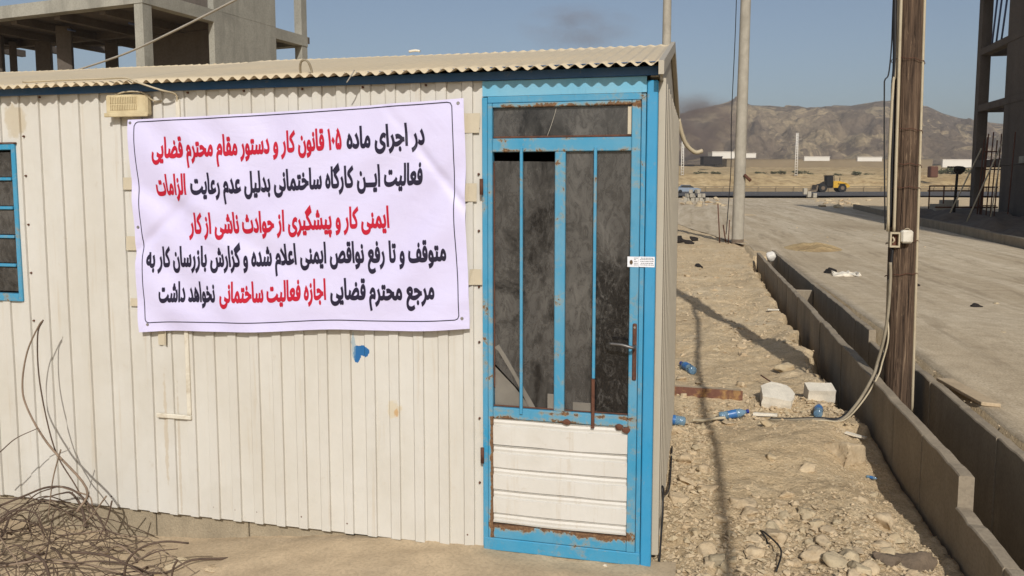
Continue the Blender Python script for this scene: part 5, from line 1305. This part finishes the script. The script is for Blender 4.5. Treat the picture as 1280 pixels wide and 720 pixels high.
# crushed plastic bit at the door sill
o = white_block('small bent grey metal clip hanging under the door threshold', [(-.02, -.006), (.02, -.004), (.012, .01), (-.01, .008)], .03, (-.19, -.04, -.035), (0, R(40), 0), 14, .002)

# ------------------------------------------------------------------ heap of dry twigs and wire at the left
heap = thing('brush_heap', 'tangled heap of dry brown twigs lying before the cabin wall at bottom left', 'brush heap', (-2.8, -.4, -.15))
random.seed(55)
def arc(cx_, cy_, L, hgt, ang, bend, z0=-.14, n=7):
    d = Vector((math.cos(ang), math.sin(ang), 0)); s = Vector((-d.y, d.x, 0)); pts = []
    for i in range(n):
        t = i / (n - 1); pts.append(Vector((cx_, cy_, z0)) + d * L * (t - .5) + s * bend * math.sin(math.pi * t) + Vector((random.gauss(0, .010), random.gauss(0, .010), hgt * 4 * t * (1 - t) + random.gauss(0, .016))))
    return pts
def fq(px_, py_, y): 
    """point on a plane y metres before the wall that is seen at this place"""
    cs = math.cos(TH); sn = math.sin(TH); k = (px_ - 640) / 975; v = (319 - py_) / 975; pt = R(5.1)
    fwd = Vector((-sn * math.cos(pt), cs * math.cos(pt), -math.sin(pt))); rgt = Vector((cs, sn, 0)); upv = rgt.cross(fwd); d = fwd + rgt * k + upv * v
    c0 = Vector((.185, -3.328, 1.65)); return c0 + d * ((y - c0.y) / d.y)
T = []
T.append(([(96, 640, -.35), (108, 610, -.30), (60, 555, -.25), (34, 510, -.22), (28, 480, -.20), (34, 440, -.18), (48, 408, -.17), (54, 400, -.17)], .0065, .003))
T.append(([(54, 400, -.17), (47, 420, -.17), (50, 480, -.18), (68, 560, -.22), (95, 608, -.28), (118, 650, -.33)], .0035, .0035))
T.append(([(-30, 590, -.3), (0, 565, -.28), (20, 548, -.27), (48, 535, -.27)], .0035, .002))
T.append(([(76, 562, -.3), (66, 600, -.3), (60, 650, -.3)], .0035, .0025))
T.append(([(0, 632, -.3), (30, 620, -.3), (60, 609, -.3), (90, 612, -.3), (115, 635, -.32), (135, 668, -.35)], .006, .004))
T.append(([(-10, 655, -.3), (18, 642, -.3), (45, 618, -.3), (70, 609, -.3)], .004, .003))
T.append(([(75, 608, -.3), (100, 616, -.3), (113, 622, -.3), (116, 640, -.3)], .004, .003))
T.append(([(155, 720, -.5), (160, 700, -.5), (178, 684, -.5), (205, 677, -.48), (236, 679, -.45)], .006, .004))
T.append(([(165, 705, -.5), (195, 690, -.48), (222, 686, -.46)], .004, .002))
T.append(([(133, 620, -.35), (118, 640, -.35), (100, 660, -.35)], .004, .002))
T.append(([(140, 626, -.35), (134, 650, -.35), (120, 680, -.4)], .004, .003))
T.append(([(222, 700, -.55), (216, 712, -.55), (214, 735, -.55)], .005, .004))
T.append(([(0, 708, -.55), (60, 700, -.5), (110, 706, -.5), (150, 716, -.5)], .006, .004))
T.append(([(90, 690, -.5), (130, 694, -.5), (160, 706, -.5), (185, 722, -.52)], .006, .004))
for k, (q, r1_, r2_) in enumerate(T):
    tubeo('twig', MT['twig'] if k % 3 else MT['twig_pale'], heap, [fq(*p) for p in q], r1_, 6, 6, r2_)
for k in range(55):
    cx_ = random.gauss(-2.95, .42); cy_ = random.uniform(-.75, -.12)
    top = .19 * math.exp(-((cx_ + 3.0) / .40) ** 2) + .06
    tubeo('twig', MT['twig'] if random.random() < .7 else MT['twig_pale'], heap, arc(cx_, cy_, random.uniform(.25, .8), random.uniform(.1, 1) * top, random.uniform(-.6, .6) + (3.14 if random.random() < .5 else 0) + (random.uniform(-1, 1) if random.random() < .3 else 0), random.uniform(-.12, .12), z0=-.15 + random.uniform(0, .4) * top), random.choice((.0025, .003, .004, .005, .0075)), 5, 4, .0015)
bm = bmesh.new()
for k in range(70):
    cx_ = random.gauss(-2.95, .38); cy_ = random.uniform(-.85, -.12); top = .17 * math.exp(-((cx_ + 3.0) / .38) ** 2) + .04
    tube(bm, catmull(arc(cx_, cy_, random.uniform(.12, .5), random.uniform(0, .8) * top, random.uniform(0, 6.28), random.uniform(-.08, .08), z0=-.16 + random.uniform(0, .7) * top, n=5), 3), random.uniform(.0015, .0035), 4, .001)
o = bake(bm, 'fine_twigs', MT['twig'], heap); o['kind'] = 'stuff'
for k in range(26):
    x = random.gauss(-2.6, .45); y = random.uniform(-.8, -.25)
    put_rock(x, y, random.uniform(.02, .06), 'tan clod lying under the twig heap at bottom left', 'clods under the twig heap', k % 12, .3, cat='clod')
for k, (x, y, r) in enumerate(((-2.62, -.52, .10), (-2.05, -.62, .08), (-2.95, -.55, .09))):
    put_rock(x, y, r, ('orange tan sand lump under the twigs, left of the middle', 'orange tan sand lump at the right end of the twig heap', 'sand lump under the tallest twigs')[k], None, 2 + k, .35, cat='clod')

# ------------------------------------------------------------------ smoke drifting from behind the hills
def smoke(name, label, c, size, dens, colr, seed):
    bm = bmesh.new(); bmesh.ops.create_icosphere(bm, subdivisions=4, radius=1); me_ = bpy.data.meshes.new(name)
    bm.to_mesh(me_); bm.free(); o = link(name, me_, None); o.location = c; o.scale = size; o.rotation_euler = (0, 0, TH); o['kind'] = 'stuff'; o['label'] = label
    m_ = bpy.data.materials.new(name); m_.use_nodes = True; n = m_.node_tree.nodes; l = m_.node_tree.links; n.clear()
    out = n.new('ShaderNodeOutputMaterial'); vol = n.new('ShaderNodeVolumePrincipled'); tc = n.new('ShaderNodeTexCoord'); nz = n.new('ShaderNodeTexNoise'); nz.noise_dimensions = '4D'; nz.inputs['W'].default_value = seed
    nz.inputs['Scale'].default_value = 1.6; nz.inputs['Detail'].default_value = 5; l.new(tc.outputs['Object'], nz.inputs['Vector'])
    ln = n.new('ShaderNodeVectorMath'); ln.operation = 'LENGTH'; l.new(tc.outputs['Object'], ln.inputs[0])
    f = n.new('ShaderNodeMapRange'); f.inputs[1].default_value = 1.0; f.inputs[2].default_value = .15; l.new(ln.outputs['Value'], f.inputs[0])
    g_ = n.new('ShaderNodeMapRange'); g_.inputs[1].default_value = .42; g_.inputs[2].default_value = .68; l.new(nz.outputs[0], g_.inputs[0])
    mu = n.new('ShaderNodeMath'); mu.operation = 'MULTIPLY'; l.new(f.outputs[0], mu.inputs[0]); l.new(g_.outputs[0], mu.inputs[1])
    m2 = n.new('ShaderNodeMath'); m2.operation = 'MULTIPLY'; l.new(mu.outputs[0], m2.inputs[0]); m2.inputs[1].default_value = dens
    l.new(m2.outputs[0], vol.inputs['Density']); vol.inputs['Color'].default_value = colr; vol.inputs['Anisotropy'].default_value = 0; l.new(vol.outputs[0], out.inputs['Volume'])
    me_.materials.append(m_); return o
smoke('smoke', 'brown smoke drifting over the hills beside the cabin corner', at(868, 160, 640), (46, 22, 30), .22, sc(176, 146, 128), 1)
smoke('smoke', 'faint smoke wisp in the sky above the cabin roof', at(722, 40, 640), (54, 20, 21), .07, sc(186, 160, 146), 3)

# ------------------------------------------------------------------ thin dusty air
bm = bmesh.new(); box(bm, -1500, 1500, -60, 1460, -3, 128, mtx=Matrix.Rotation(TH, 4, 'Z'))
hz = bake(bm, 'haze', None); hz['kind'] = 'stuff'
hm = bpy.data.materials.new('haze'); hm.use_nodes = True; hn = hm.node_tree.nodes; hn.clear()
ho = hn.new('ShaderNodeOutputMaterial'); hv = hn.new('ShaderNodeVolumePrincipled'); hv.inputs['Density'].default_value = .00036; hv.inputs['Color'].default_value = (.93, .92, .92, 1); hv.inputs['Anisotropy'].default_value = .2
hm.node_tree.links.new(hv.outputs[0], ho.inputs['Volume']); hz.data.materials.append(hm)
